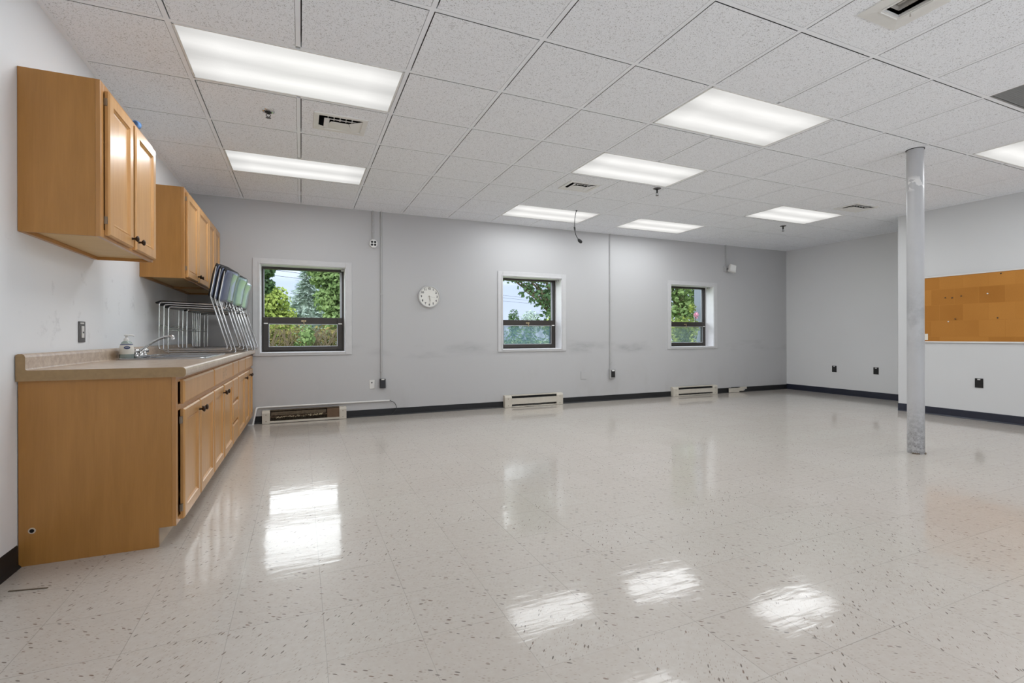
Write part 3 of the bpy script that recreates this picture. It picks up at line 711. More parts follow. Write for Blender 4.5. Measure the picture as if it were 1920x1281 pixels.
h = MB(); h.lathe([(0.0, 0), (0.009, -0.0006), (0.010, -0.0009)], (0.046, 0, 0.155), (0, -1, 0), 16); h.lathe([(0.014, 0), (0.013, 0.0008), (0.010, 0.0009)], (0.046, 0, 0.155), (0, -1, 0), 16)
h.build('screw_hole_rim', 'toe_kick', t, local=True)
MB().lathe([(0.0088, 0), (0.0085, 0.0014)], (0.046, 0, 0.155), (0, -1, 0), 16).build('screw_hole', 'dark_hole', t, local=True)
for z in (0.14, 0.585): MB().box(FX, FX+0.012, 0.070, 0.087, z, z+0.035).build('hinge', 'hinge', t, local=True)
base_unit('base cabinet under the sink, its false drawer front marked with chalky scratches', 0.970, 1.884, [(0.980, 1.384, 'far'), (1.424, 1.874, 'near')], [(0.980, 1.874)])
t = base_thing('drawer_cabinet', 'narrow cabinet with a stack of drawers between the base cabinets', 'cabinet', 1.886); L = 0.374
c = MB(); outline = [(0, 0), (0.518, 0), (0.518, 0.094), (FX-0.018, 0.094), (FX-0.018, CT), (0, CT)]
c.prism(outline, 'y', 0, 0.016); c.prism(outline, 'y', L-0.016, L); c.box(0, 0.008, 0.016, L-0.016, 0.094, CT); c.build('carcass', 'wood_side', t, local=True)
f = MB(); f.box(FX-0.018, FX, 0, 0.02, 0.094, CT); f.box(FX-0.018, FX, L-0.02, L, 0.094, CT)
for z in (0.094, 0.264, 0.449, 0.655, 0.798): f.box(FX-0.018, FX, 0.02, L-0.02, z, z+0.03)
f.build('face_frame', 'wood_frame', t, local=True); MB().box(0.512, 0.518, 0.016, L-0.016, 0, 0.094).build('toe_kick', 'toe_kick', t, local=True)
for z0, z1 in ((0.683, 0.806), (0.474, 0.658), (0.286, 0.452), (0.098, 0.268)): drawer(t, FX, 0.010, L-0.010, z0, z1)
base_unit('single door base cabinet past the drawer stack', 2.262, 2.800, [(2.272, 2.788, 'far')], [(2.272, 2.788)])
base_unit('two door base cabinet at the window wall end of the counter', 2.802, 3.556, [(2.812, 3.200, 'far'), (3.230, 3.546, 'near')], [(2.812, 3.546)])

# chalky scratches on the sink cabinet drawer front
ss = [o for o in C.objects if o.name.startswith('drawer') and o.type == 'MESH' and o.parent and 'chalky' in o.parent.get('label', '')][0]
m = MB(); random.seed(3)
for k in range(9):
    y = 0.36+k*0.022+random.uniform(-.006, .006); z0 = 0.715+random.uniform(-.012, .01); z1 = 0.775+random.uniform(-.015, .012)
    m.box(FX+0.0198, FX+0.0203, y, y+0.006+random.uniform(0, .005), z0, z1)
def chalk():
    t = NT('chalk_scuff'); f = t.noise(t.coords(), 60, 3)
    d = t.n('BsdfDiffuse'); d.inputs[0].default_value = lin(206, 186, 168); tr = t.n('BsdfTransparent')
    mx = t.n('MixShader'); t.l(t.ramp(f, 0.35, 0.65, 0.2, 0.8), mx.inputs[0]); t.l(tr.outputs[0], mx.inputs[1]); t.l(d.outputs[0], mx.inputs[2]); t.l(mx.outputs[0], t.out.inputs[0]); return t.m
M['chalk'] = chalk()
m.build('scuff_mark', 'chalk', ss, local=True)

# countertop with backsplash and a cut-out for the sink
SY0, SY1, SX0, SX1 = 0.985, 1.800, 0.105, 0.540       # hole (local)
ct = base_thing('countertop', 'beige laminate countertop with backsplash running along the left wall', 'countertop', -0.022)
prof = [(0, CT), (0, 0.944), (0.008, 0.950), (0.022, 0.950), (0.030, 0.944), (0.033, 0.934), (0.033, 0.884), (0.035, 0.878), (0.041, 0.876), (0.615, 0.876), (0.626, 0.874), (0.633, 0.868), (0.636, 0.858), (0.636, 0.842), (0.633, 0.833), (0.626, CT)]
END = 3.56+0.022; o0 = 0.022
m = MB(); m.prism(prof, 'y', 0.0015, SY0+o0)
m.prism(prof, 'y', SY1+o0, END)
m.prism([p for p in prof if p[0] <= 0.05]+[(SX0, 0.876), (SX0, CT)], 'y', SY0+o0, SY1+o0)
m.prism([(SX1, CT), (SX1, 0.876)]+[p for p in prof if p[0] > 0.05], 'y', SY0+o0, SY1+o0)
m.build('top', 'laminate', ct, local=True)
MB().prism(prof, 'y', -0.0005, 0.0015).build('end_strip', 'laminate_edge', ct, local=True)

# stainless sink
sk = base_thing('sink', 'stainless steel double bowl drop-in sink set in the countertop', 'sink', SY0)
m = MB(); L = SY1-SY0; zr = 0.8765
x0, x1, y0, y1 = SX0-0.03, SX1+0.022, -0.03, L+0.03
b1 = (SX0+0.075, SX1-0.02, 0.02, L/2-0.015); b2 = (SX0+0.075, SX1-0.02, L/2+0.015, L-0.02)
xs = [x0, b1[0], b1[1], x1]; ys = [y0, b1[2], b1[3], b2[2], b2[3], y1]
for i in range(3):
    for j in range(5):
        if i == 1 and j in (1, 3): continue
        m.box(xs[i], xs[i+1], ys[j], ys[j+1], zr, zr+0.004)
rim = m.build('rim', 'stainless', sk, local=True)
bd = MB(); bd.tube(fillet([(x0+.006, y0+.006, zr+.005), (x1-.006, y0+.006, zr+.005), (x1-.006, y1-.006, zr+.005), (x0+.006, y1-.006, zr+.005)], 0.03, 5, True), 0.006, 8, True)
bd.build('rim_bead', 'stainless', rim, local=True)
for bx in (b1, b2):
    b = MB(); X0, X1, Y0, Y1 = bx; zb = zr-0.16; q = 0.02
    vs = [(X0, Y0, zr+.003), (X1, Y0, zr+.003), (X1, Y1, zr+.003), (X0, Y1, zr+.003), (X0+q*.4, Y0+q*.4, zb+q), (X1-q*.4, Y0+q*.4, zb+q), (X1-q*.4, Y1-q*.4, zb+q), (X0+q*.4, Y1-q*.4, zb+q),
          (X0+q*1.5, Y0+q*1.5, zb), (X1-q*1.5, Y0+q*1.5, zb), (X1-q*1.5, Y1-q*1.5, zb), (X0+q*1.5, Y1-q*1.5, zb)]
    b.add(vs, [(i+k*4, (i+1) % 4+k*4, (i+1) % 4+4+k*4, i+4+k*4) for k in range(2) for i in range(4)]+[(8, 9, 10, 11)])
    bo = b.build('bowl', 'stainless', sk, local=True)
    MB().lathe([(0.04, 0.001), (0.038, 0.003), (0.01, 0.001)], ((X0+X1)/2, (Y0+Y1)/2, zb), n=18).build('drain', 'chrome', bo, local=True)

# faucet on the sink deck
fx, fy, fz = -1.030, 4.150, 0.8805
t = thing('faucet', 'chrome two handle faucet with a long raised spout over the sink', 'faucet', (fx, fy, fz))
m = MB(); m.prism([(fx-0.028, fy-0.13), (fx+0.028, fy-0.13), (fx+0.03, fy), (fx+0.028, fy+0.13), (fx-0.028, fy+0.13), (fx-0.03, fy)], 'z', fz, fz+0.016)
m.lathe([(0.022, 0.014), (0.020, 0.032), (0.013, 0.042)], (fx, fy, fz), n=18); m.build('base_plate', 'chrome', t, bevel=0.003)
pts = [(fx, fy, fz+0.035), (fx+0.02, fy-0.004, fz+0.06), (fx+0.06, fy-0.012, fz+0.095), (fx+0.12, fy-0.024, fz+0.132), (fx+0.165, fy-0.034, fz+0.148), (fx+0.195, fy-0.04, fz+0.148)]
s = MB().tube(fillet(pts, 0.03, 4), 0.0085, 10).build('spout', 'chrome', t)
MB().tube([(fx+0.190, fy-0.039, fz+0.150), (fx+0.200, fy-0.041, fz+0.145), (fx+0.202, fy-0.041, fz+0.124)], [0.010, 0.013, 0.012], 12).build('aerator', 'chrome', s)
for sg in (-1, 1):
    hm = MB(); hm.lathe([(0.018, 0.014), (0.017, 0.022), (0.012, 0.028), (0.025, 0.034), (0.027, 0.048), (0.024, 0.060), (0.012, 0.064)], (fx, fy+sg*0.1, fz), n=14)
    hm.build('handle', 'chrome', t)

# soap bottle
bx, by, bz = -1.062, 3.985, 0.8805
t = thing('soap_bottle', 'white and clear pump soap bottle with a blue oval label beside the faucet', 'bottle', (bx, by, bz))
def oval(m, prof, n=24):
    vs = []; k = len(prof)
    for rx, ry, z in prof: vs += [(bx+rx*math.cos(2*PI*i/n), by+ry*math.sin(2*PI*i/n), bz+z) for i in range(n)]
    m.add(vs, [(i+j*n, (i+1) % n+j*n, (i+1) % n+(j+1)*n, i+(j+1)*n) for j in range(k-1) for i in range(n)], True)
    m.add(vs[:n], [tuple(reversed(range(n)))]); m.add(vs[-n:], [tuple(range(n))]); return m
def clear_soap():
    t = NT('clear_soap_bottle'); t.bsdf(lin(196, 212, 206), 0.12, 0, 0.5, **{'Transmission Weight': 0.45}); return t.m
M['soap'] = clear_soap()
body = oval(MB(), [(0.036, 0.026, 0.0), (0.040, 0.029, 0.006), (0.041, 0.030, 0.05), (0.036, 0.027, 0.085), (0.028, 0.022, 0.108), (0.016, 0.015, 0.118)]).build('body', 'soap', t)
M['bottle_blue'] = plain('bottle_label_blue', (58, 70, 112), 0.4)
oval(MB(), [(0.0418, 0.0308, 0.030), (0.0418, 0.0308, 0.05), (0.0372, 0.0278, 0.084), (0.0322, 0.0248, 0.098)]).build('label', 'label_white', body)
oval(MB(), [(0.0352, 0.0264, 0.0905), (0.0338, 0.0256, 0.0965)]).build('label_band', 'bottle_blue', body)
# oval badge facing the camera on the front of the bottle
m = MB(); d = Vector((0.35, -1, 0)).normalized(); sd = Vector((0, 0, 1)).cross(d); n = 20
cen = Vector((bx, by, bz+0.074))+d*0.0305
vs = [cen+sd*0.017*math.cos(2*PI*i/n)+Vector((0, 0, 1))*0.0105*math.sin(2*PI*i/n) for i in range(n)]
m.add(vs+[v+d*0.0008 for v in vs], [tuple(range(n)), tuple(range(n, 2*n))]+[(i, (i+1) % n, n+(i+1) % n, n+i) for i in range(n)])
bdg = m.build('label_badge', 'bottle_blue', body)
m = MB(); m.tube([cen+d*0.001+sd*(-0.009)+Vector((0, 0, 0.001)), cen+d*0.001+Vector((0, 0, 0.0035)), cen+d*0.001+sd*0.009+Vector((0, 0, 0.0015))], 0.0016, 6); m.build('badge_swirl', 'label_white', bdg)
pm = MB(); pm.lathe([(0.015, 0.117), (0.0155, 0.132), (0.010, 0.135), (0.0065, 0.137), (0.0065, 0.149), (0.013, 0.150), (0.014, 0.158), (0.008, 0.161)], (bx, by, bz), n=16)
pm.tube([(bx, by, bz+0.154), (bx+0.03, by+0.004, bz+0.1555), (bx+0.040, by+0.006, bz+0.150)], 0.005, 8); pm.build('pump', 'white_plastic', t)

# ------------------------------------------------------------------ wall cabinets
def wall_unit(label, y0, y1, doors, hide_end=False):
    x0 = XL+0.001; XF = -0.862; Z0, Z1 = 1.498, 2.236
    t = thing('wall_cabinet', label, 'cabinet', (x0, y0, Z0)); D = XF-x0; L = y1-y0; H = Z1-Z0
    c = MB(); c.box(0, D-0.019, 0, 0.014, 0, H); c.box(0, D-0.019, L-0.014, L, 0, H); c.box(0, D-0.019, 0.014, L-0.014, H-0.014, H); c.box(0, 0.006, 0.014, L-0.014, 0.03, H-0.014)
    c.build('carcass', 'wood_side', t, local=True, bevel=0.001)
    MB().box(0.02, D-0.019, 0.014, L-0.014, 0.018, 0.03).build('bottom_panel', 'wood_inside', t, local=True)
    MB().box(0, 0.018, 0.014, L-0.014, 0, 0.05).build('hanging_rail', 'wood_frame', t, local=True)
    f = MB(); f.box(D-0.019, D, 0, 0.042, 0, H); f.box(D-0.019, D, L-0.03, L, 0, H); f.box(D-0.019, D, 0.042, L-0.03, 0, 0.04); f.box(D-0.019, D, 0.042, L-0.03, H-0.04, H)
    f.build('face_frame', 'wood_frame', t, local=True, bevel=0.0015)
    for a, b, k in doors:
        kn = None
        if k: kn = ((b-y0-0.033) if k == 'far' else (a-y0+0.033), 0.062)
        door(t, D+0.001, a-y0, b-y0, 0.014, H-0.030, kn)
    for z in (0.07, H-0.10): MB().box(D, D+0.012, min(0.046, doors[0][0]-y0-0.004), doors[0][0]-y0, z, z+0.035).build('hinge', 'hinge', t, local=True)
    return t
wall_unit('wall cabinet hanging nearest the camera, over the near end of the counter', 2.866, 3.752, [(2.918, 3.285, 'far'), (3.335, 3.735, 'near')])
wall_unit('wall cabinet above the stacked chairs, the nearer of the far pair', 4.655, 5.690, [(4.700, 5.135, 'far'), (5.170, 5.672, 'near')])
wall_unit('wall cabinet tight against the window wall, farthest along the row', 5.692, 6.424, [(5.704, 6.045, 'far'), (6.062, 6.412, 'near')])
# shiny strips of metal edging under the two pairs
# blue tape roll on top of the near wall cabinet
t = thing('tape_roll', 'small blue tape roll on top of the near wall cabinet', 'tape roll', (-0.875, 3.465, 2.236))
MB().lathe([(0.017, -0.012), (0.023, -0.012), (0.023, 0.012), (0.017, 0.012), (0.017, -0.012)], (-0.875, 3.465, 2.259), (0.5, 1, 0), 28).build('roll', 'blue_tape', t)

# ------------------------------------------------------------------ stacked chairs on the counter
def make_chair(shell, name='stacking_chair'):
    t = thing(name, '', 'chair', (0, 0, 0), 0, None); W = 0.445; r = 0.0058
    for v in (0.0, W):
        p = [(0.424, v, 0.715), (0.420, v, 0.69), (0.378, v, 0.462), (0.512, v, r), (0.0, v, r), (0.006, v, 0.402), (0.400, v, 0.385)]
        MB().tube(fillet(p, 0.026, 5), r, 8).build('side_frame', 'chrome', t, local=True)
    MB().tube([(0.002, 0, 0.205), (0.002, W, 0.205)], r*0.9, 8).build('crossbar', 'chrome', t, local=True)
    # seat: thin dished pad with a rolled front
    def sheet(fn, nu, nv, th, nm, mat):
        m = MB(); vs = [fn(i/nu, j/nv) for i in range(nu+1) for j in range(nv+1)]
        m.add(vs, [(i*(nv+1)+j, (i+1)*(nv+1)+j, (i+1)*(nv+1)+j+1, i*(nv+1)+j+1) for i in range(nu) for j in range(nv)], True)
        o = m.build(nm, mat, t, local=True); md = o.modifiers.new('thick', 'SOLIDIFY'); md.thickness = th; md.offset = 0; return o
    def seat(a, b):
        u = -0.026+0.395*a; v = 0.012+(W-0.024)*b
        z = 0.411-0.018*a-0.012*math.sin(PI*b)*math.sin(PI*min(1, a*1.1))-0.016*max(0, 1-a*9)**2
        return (u, v, z)
    sheet(seat, 12, 8, 0.012, 'seat', 'black_vinyl')
    def back(off, z0, z1, sl):
        def fn(a, b):
            z = z0+(z1-z0)*a; v = sl+(W-2*sl)*b
            u = 0.386+(z-0.50)*0.165+off+0.030*math.sin(PI*b)**0.8+0.018*max(0, a-0.55)**2*4
            return (u, v, z)
        return fn
    sheet(back(0.004, 0.455, 0.725, 0.004), 12, 12, 0.004, 'backrest', shell)
    sheet(back(-0.012, 0.462, 0.742, 0.006), 12, 12, 0.016, 'back_pad', 'black_vinyl')
    for v in (0.03, W-0.03):
        MB().tube(fillet([(0.385, v, 0.45), (0.400, v, 0.395), (0.425, v, 0.39), (0.43, v, 0.425)], 0.02, 5), 0.004, 8).build('ganging_hook', 'chrome', t, local=True)
    return t
ca = make_chair('blue_shell'); cb = make_chair('green_shell')
used = {'b': False, 'g': False}
def put(kind, x, y, z, label, group, rz):
    base = ca if kind == 'b' else cb
    o = base if not used[kind] else copy_tree(base); used[kind] = True
    o.location = (x, y, z); o.rotation_euler = (0, 0, math.radians(rz)); o['label'] = label; o['group'] = group
X0 = -1.085; Z = 0.8768
order3 = ['topmost', 'middle', 'lowest']
for i in range(3): put('b', X0+0.031*i, 4.885+0.004*i, Z+0.0185*(2-i), 'dark blue backed chrome chair, %s of the stack nearest the sink' % order3[i], 'chairs stacked nearest the sink', -6.5)
for i in range(3): put('g', X0+0.035+0.031*i, 5.40+0.004*i, Z+0.0185*(2-i), 'pale green backed chrome chair, %s of the middle stack on the counter' % order3[i], 'chairs in the middle stack', -4.5)
for i in range(2): put('g', X0+0.070+0.031*i, 5.925+0.004*i, Z+0.0185*(1-i), 'pale green backed chrome chair, %s of the two stacked beside the window' % ('upper', 'lower')[i], 'chairs stacked beside the window', -2.5)

# ------------------------------------------------------------------ wall fittings
def plate(name, label, cat, loc, n, w, h, mat, holes_=(), d=0.007, rec=None, recmat=None):
    """wall plate: n = unit normal (into the room); drawn in the (s, z) plane"""
    t = thing(name, label, cat, loc); nx, ny = n; s = (-ny, nx)
    def bx(a, b, c, e, f, g2):
        m = MB(); P = lambda u, k, z: (loc[0]+s[0]*u+nx*k, loc[1]+s[1]*u+ny*k, loc[2]+z)
        m.add([P(a, c, f), P(b, c, f), P(b, e, f), P(a, e, f), P(a, c, g2), P(b, c, g2), P(b, e, g2), P(a, e, g2)], [(3, 2, 1, 0), (4, 5, 6, 7), (0, 1, 5, 4), (1, 2, 6, 5), (2, 3, 7, 6), (3, 0, 4, 7)]); return m
    bx(-w/2, w/2, 0.0, d, -h/2, h/2).build('plate', mat, t, bevel=0.002)
    for nm, a, b, f, g2, mt, dd in holes_: bx(a, b, d-0.002, d+dd, f, g2).build(nm, mt, t, bevel=0.0008)
    return t
soc = [('socket', -0.017, 0.017, 0.008, 0.036, 'black_plastic', 0.002), ('socket', -0.017, 0.017, -0.036, -0.008, 'black_plastic', 0.002)]
cap = [('tag', -0.014, 0.014, 0.036, 0.050, 'white_plastic', 0.0015)]
plate('wall_outlet', 'black outlet on the end wall, the one nearer the room corner', 'outlet', (XR, 5.521, 0.436), (-1, 0), 0.078, 0.112, 'black_plastic', soc+cap+[('screw', -0.006, 0.004, -0.006, 0.006, 'grey_plastic', 0.002)])
plate('wall_outlet', 'black outlet on the end wall, close to where the wall steps forward', 'outlet', (XR, 4.852, 0.445), (-1, 0), 0.078, 0.114, 'black_plastic', soc+cap)
plate('wall_outlet', 'black outlet under the cork board', 'outlet', (XS, 3.108, 0.445), (-1, 0), 0.078, 0.112, 'black_plastic', soc+cap)
plate('wall_outlet', 'dark outlet with a pale receptacle above the counter backsplash', 'outlet', (XL, 3.550, 1.054), (1, 0), 0.084, 0.120, 'grey_plastic',
      [('socket', -0.016, 0.016, -0.034, 0.034, 'white_plastic', 0.004), ('test_button', -0.006, 0.006, -0.008, 0.002, 'black_plastic', 0.006), ('tag', -0.03, 0.02, 0.046, 0.054, 'white_plastic', 0.0015)])
plate('phone_plate', 'small white phone jack plate low on the wall beside a black outlet box', 'wall plate', (0.836, YB, 0.409), (0, -1), 0.066, 0.110, 'white_plastic', [('jack', -0.010, 0.006, 0.014, 0.030, 'black_plastic', 0.001)])
plate('blank_plate', 'blank plate painted wall grey between the middle window and a conduit', 'wall plate', (3.994, YB, 0.417), (0, -1), 0.095, 0.122, 'wall', [])

def raceway(name, label, x, z0, z1, w=0.026, d=0.018):
    t = thing(name, label, 'conduit', (x, YB, z0))
    m = MB(); m.prism([(x-w/2, YB), (x-w/2, YB-d*0.6), (x-w/2+0.005, YB-d), (x+w/2-0.005, YB-d), (x+w/2, YB-d*0.6), (x+w/2, YB)], 'z', z0, z1); m.build('channel', 'painted_metal', t)
    for z in (z0+0.09, (z0+z1)/2):
        MB().box(x-w/2-0.003, x+w/2+0.003, YB-d-0.002, YB, z, z+0.018).build('strap', 'painted_metal', t, bevel=0.001)
raceway('wall_conduit', 'long grey conduit running from ceiling down to the black outlet box, left of the clock', 0.956, 0.480, HC-0.001)
raceway('wall_conduit', 'short grey conduit above the four hole outlet near the ceiling', 0.853, 2.268, HC-0.001, 0.028)
raceway('wall_conduit', 'thin grey conduit from ceiling to a low outlet, right of the middle window', 4.486, 0.500, HC-0.001, 0.030)
raceway('wall_conduit', 'very short grey conduit above the tilted white speaker', 6.952, 2.285, HC-0.001, 0.030)

t = thing('outlet_box', 'black surface outlet box at the foot of the conduit left of the clock', 'outlet', (0.966, YB, 0.418))
MB().box(0.930, 1.002, YB-0.042, YB, 0.358, 0.476).build('box', 'black_plastic', t, bevel=0.003)
MB().box(0.948, 0.986, YB-0.046, YB-0.041, 0.462, 0.478).build('clip', 'white_plastic', t, bevel=0.002)
MB().box(0.934, 0.998, YB-0.045, YB-0.042, 0.364, 0.460).build('cover', 'black_plastic', t, bevel=0.001)

t = thing('outlet_box', 'pale four hole outlet box high on the wall between window and clock', 'outlet', (0.855, YB, 2.21))
m = MB(); oc = [(0.855+0.052*math.cos(a), 2.210+0.056*math.sin(a)) for a in [PI/8+k*PI/4 for k in range(8)]]
m.prism(oc, 'y', YB-0.045, YB); m.build('box', 'white_metal', t, bevel=0.003)
for dx in (-0.019, 0.019):
    for dz in (-0.017, 0.019):
        MB().lathe([(0.0145, 0), (0.014, 0.004), (0.010, 0.005)], (0.855+dx, YB-0.0445, 2.21+dz), (0, -1, 0), 12).build('socket', 'black_plastic', t)

t = thing('outlet_box', 'grey outlet box with a black receptacle, right of the middle window', 'outlet', (4.508, YB, 0.425))
MB().box(4.460, 4.556, YB-0.045, YB, 0.353, 0.500).build('box', 'painted_metal', t, bevel=0.003)
MB().box(4.474, 4.546, YB-0.05, YB-0.044, 0.368, 0.482).build('receptacle', 'black_plastic', t, bevel=0.002)
MB().box(4.486, 4.534, YB-0.052, YB-0.049, 0.466, 0.482).build('clip', 'white_metal', t)

# clock
cx, cz, R = 1.580, 1.554, 0.148
t = thing('wall_clock', 'round white wall clock with dark numerals between the left and middle windows', 'clock', (cx, YB, cz))
MB().lathe([(R*0.98, 0.0), (R*1.0, 0.012), (R*0.985, 0.030), (R*0.94, 0.036), (R*0.90, 0.032), (R*0.885, 0.022)], (cx, YB, cz), (0, -1, 0), 48).build('rim', 'clock_rim', t)
MB().lathe([(R*0.9, 0.0), (R*0.9, 0.0225)], (cx, YB, cz), (0, -1, 0), 48).build('face', 'clock_face', t)
def text_mesh(body, size):
    cu = bpy.data.curves.new('numeral', 'FONT'); cu.body = body; cu.size = size; cu.align_x = 'CENTER'; cu.align_y = 'CENTER'; cu.extrude = 0.0006; cu.offset = 0.0016
    ob = bpy.data.objects.new('numeral', cu); C.objects.link(ob); dg = bpy.context.evaluated_depsgraph_get(); dg.update()
    me = bpy.data.meshes.new_from_object(ob.evaluated_get(dg)); bpy.data.objects.remove(ob); return me
for k in range(1, 13):
    a = PI/2-k*PI/6; me = text_mesh(str(k), 0.037); me.materials.clear(); me.materials.append(M['clock_ink'])
    o = bpy.data.objects.new('numeral', me); C.objects.link(o); o.parent = t
    o.location = (R*0.72*math.cos(a), -0.0232, R*0.72*math.sin(a)); o.rotation_euler = (PI/2, 0, 0)
def hand(ang, ln, w, y, mat, nm):
    d = Vector((math.sin(ang), 0, math.cos(ang))); s = Vector((d.z, 0, -d.x)); c0 = Vector((cx, YB-y, cz)); m = MB()
    q = [c0-d*0.015-s*w, c0-d*0.015+s*w, c0+d*ln+s*w*0.5, c0+d*ln-s*w*0.5]; e = Vector((0, -0.0012, 0))
    m.add(q+[v+e for v in q], [(0, 1, 2, 3), (7, 6, 5, 4), (0, 4, 5, 1), (1, 5, 6, 2), (2, 6, 7, 3), (3, 7, 4, 0)]); m.build(nm, mat, t)
hand(math.radians(165), 0.062, 0.0035, 0.026, 'clock_hand', 'hour_hand'); hand(math.radians(174), 0.088, 0.0025, 0.0285, 'clock_hand', 'minute_hand'); hand(math.radians(98), 0.080, 0.0011, 0.0305, 'clock_hand', 'second_hand')
MB().lathe([(0.006, 0.02), (0.006, 0.033), (0.002, 0.035)], (cx, YB, cz), (0, -1, 0), 14).build('hub', 'clock_hand', t)

# tilted speaker
t = thing('wall_speaker', 'small white tilted speaker box high on the wall near the corner', 'speaker', (6.95, YB, 2.2))
MB().box(6.905, 6.955, YB-0.035, YB, 2.164, 2.258).build('bracket_box', 'painted_metal', t, bevel=0.004)
MB().tube([(6.94, YB-0.045, 2.205), (6.985, YB-0.08, 2.205)], 0.012, 8).build('arm', 'grey_plastic', t)
m = MB(); cen = Vector((7.005, YB-0.10, 2.205)); R3 = Matrix.Rotation(math.radians(-10), 3, 'Z') @ Matrix.Rotation(math.radians(-12), 3, 'X') @ Matrix.Rotation(math.radians(15), 3, 'Y')
bxv = MB().box(-0.060, 0.060, -0.028, 0.028, -0.068, 0.068)
m.add([cen+R3 @ v for v in bxv.v], bxv.f); sp = m.build('case', 'white_plastic', t, bevel=0.006)
m = MB(); bxv = MB().box(-0.050, 0.050, -0.032, -0.027, -0.045, 0.056); m.add([cen+R3 @ v for v in bxv.v], bxv.f); m.build('front_grille', 'white_metal', sp, bevel=0.002)

# ------------------------------------------------------------------ baseboard heaters
def heater(label, xa, xb, h, open_front, capw):
    d = 0.068; y0 = YB-d; t = thing('baseboard_heater', label, 'heater', ((xa+xb)/2, YB, 0))
    for a in (xa, xb-capw):
        m = MB(); m.prism([(YB-0.0005, 0.002), (y0, 0.002), (y0, h-0.03), (y0+0.012, h-0.004), (YB-0.0005, h)], 'x', a, a+capw); e = m.build('end_cap', 'beige_metal', t, bevel=0.002)
        for z in (0.03, h-0.05): MB().lathe([(0.006, 0), (0.004, 0.003)], (a+capw/2, y0, z), (0, -1, 0), 8).build('screw', 'hinge', e)
    a, b = xa+capw, xb-capw
    m = MB(); m.box(a, b, YB-0.006, YB, 0.004, h); m.box(a, b, y0+0.01, YB, h-0.006, h); m.build('back_plate', 'beige_metal' if not open_front else 'rust', t)
    if open_front:
        s = MB(); n = 46; fb = a+(b-a)*0.80
        for k in range(n): x = a+0.01+(fb-a-0.02)*k/(n-1); s.box(x, x+0.0015, y0+0.012, YB-0.008, 0.035, h-0.045)
        s.build('fins', 'rust', t)
        MB().tube([(a, YB-0.035, 0.075), (b, YB-0.035, 0.075)], 0.012, 10).build('element', 'copper', t)
        MB().box(a, b, y0+0.004, y0+0.010, 0.006, 0.030).build('lower_rail', 'beige_metal', t, bevel=0.001)
        m = MB(); m.box(fb+0.012, b, y0+0.006, YB-0.01, 0.03, h-0.012); m.build('junction_cover', 'copper', t, bevel=0.002)
        m = MB(); random.seed(5)
        for k in range(70):
            x = a+0.06+(fb-a-0.1)*random.random(); z = 0.055+0.02*random.random()+0.015*((x-a)/(fb-a))**2; s2 = random.uniform(0.003, 0.009)
            m.box(x, x+s2*1.6, y0+0.008, y0+0.011, z, z+s2)
        o = m.build('flaking_paint', 'flake', t); o['kind'] = 'stuff'
        MB().box(a+0.01, fb, y0+0.0115, y0+0.0135, h-0.062, h-0.02).build('deflector', 'rust', t)
    else:
        m = MB(); m.box(a, b, y0, y0+0.004, 0.045, h-0.045); m.build('front_panel', 'beige_metal', t, bevel=0.001)
        MB().box(a, b, y0+0.02, YB-0.008, 0.03, h-0.02).build('element', 'vent_dark', t)
        MB().box(a, b, y0-0.002, y0+0.012, h-0.012, h-0.004).build('top_lip', 'beige_metal', t, bevel=0.001)
        MB().box(a, b, y0, y0+0.01, 0.004, 0.018).build('lower_rail', 'beige_metal', t, bevel=0.001)
heater('rusted baseboard heater without its cover, under the leftmost window', -0.417, 0.519, 0.155, True, 0.083)
heater('beige baseboard heater with its front panel, under the middle window', 2.655, 3.597, 0.176, False, 0.108)
heater('beige baseboard heater under the rightmost window', 5.702, 6.688, 0.160, False, 0.112)
t = thing('heater_remnant', 'broken beige heater cover piece on the base between the far heater and the corner', 'heater', (7.21, YB, 0))
m = MB(); m.prism([(6.996, 0.004), (7.25, 0.004), (7.25, 0.02), (7.36, 0.02), (7.36, 0.05), (7.435, 0.052), (7.435, 0.092), (7.30, 0.096), (7.27, 0.085), (7.22, 0.082), (6.996, 0.082)], 'y', YB-0.03, YB-0.022)
m.build('cover', 'beige_metal', t, bevel=0.001)
MB().box(7.06, 7.26, YB-0.026, YB-0.0165, 0.088, 0.096).build('dark_slot', 'vent_dark', t)
MB().box(7.05, 7.4, YB-0.022, YB-0.0165, 0.03, 0.06).build('bracket', 'painted_metal', t)

# white pipe above the rusted heater
t = thing('wall_pipe', 'white plastic wire cover running over the rusted heater and bending down by the cabinets', 'pipe', (0.3, YB, 0.19))
m = MB(); m.tube(fillet([(1.055, YB-0.012, 0.192), (-0.470, YB-0.012, 0.190), (-0.478, YB-0.06, 0.182), (-0.512, YB-0.085, 0.006)], 0.03, 5), 0.0115, 10); m.build('pipe', 'white_plastic', t)
MB().box(-0.56, -0.50, YB-0.105, YB-0.075, 0.0, 0.012).build('foot', 'white_plastic', t, bevel=0.003)
MB().tube(fillet([(1.055, YB-0.012, 0.192), (1.12, YB-0.016, 0.165), (1.15, YB-0.022, 0.09), (1.10, YB-0.03, 0.03), (1.065, YB-0.034, 0.006)], 0.05, 6), 0.0035, 8).build('wire', 'cable', t)

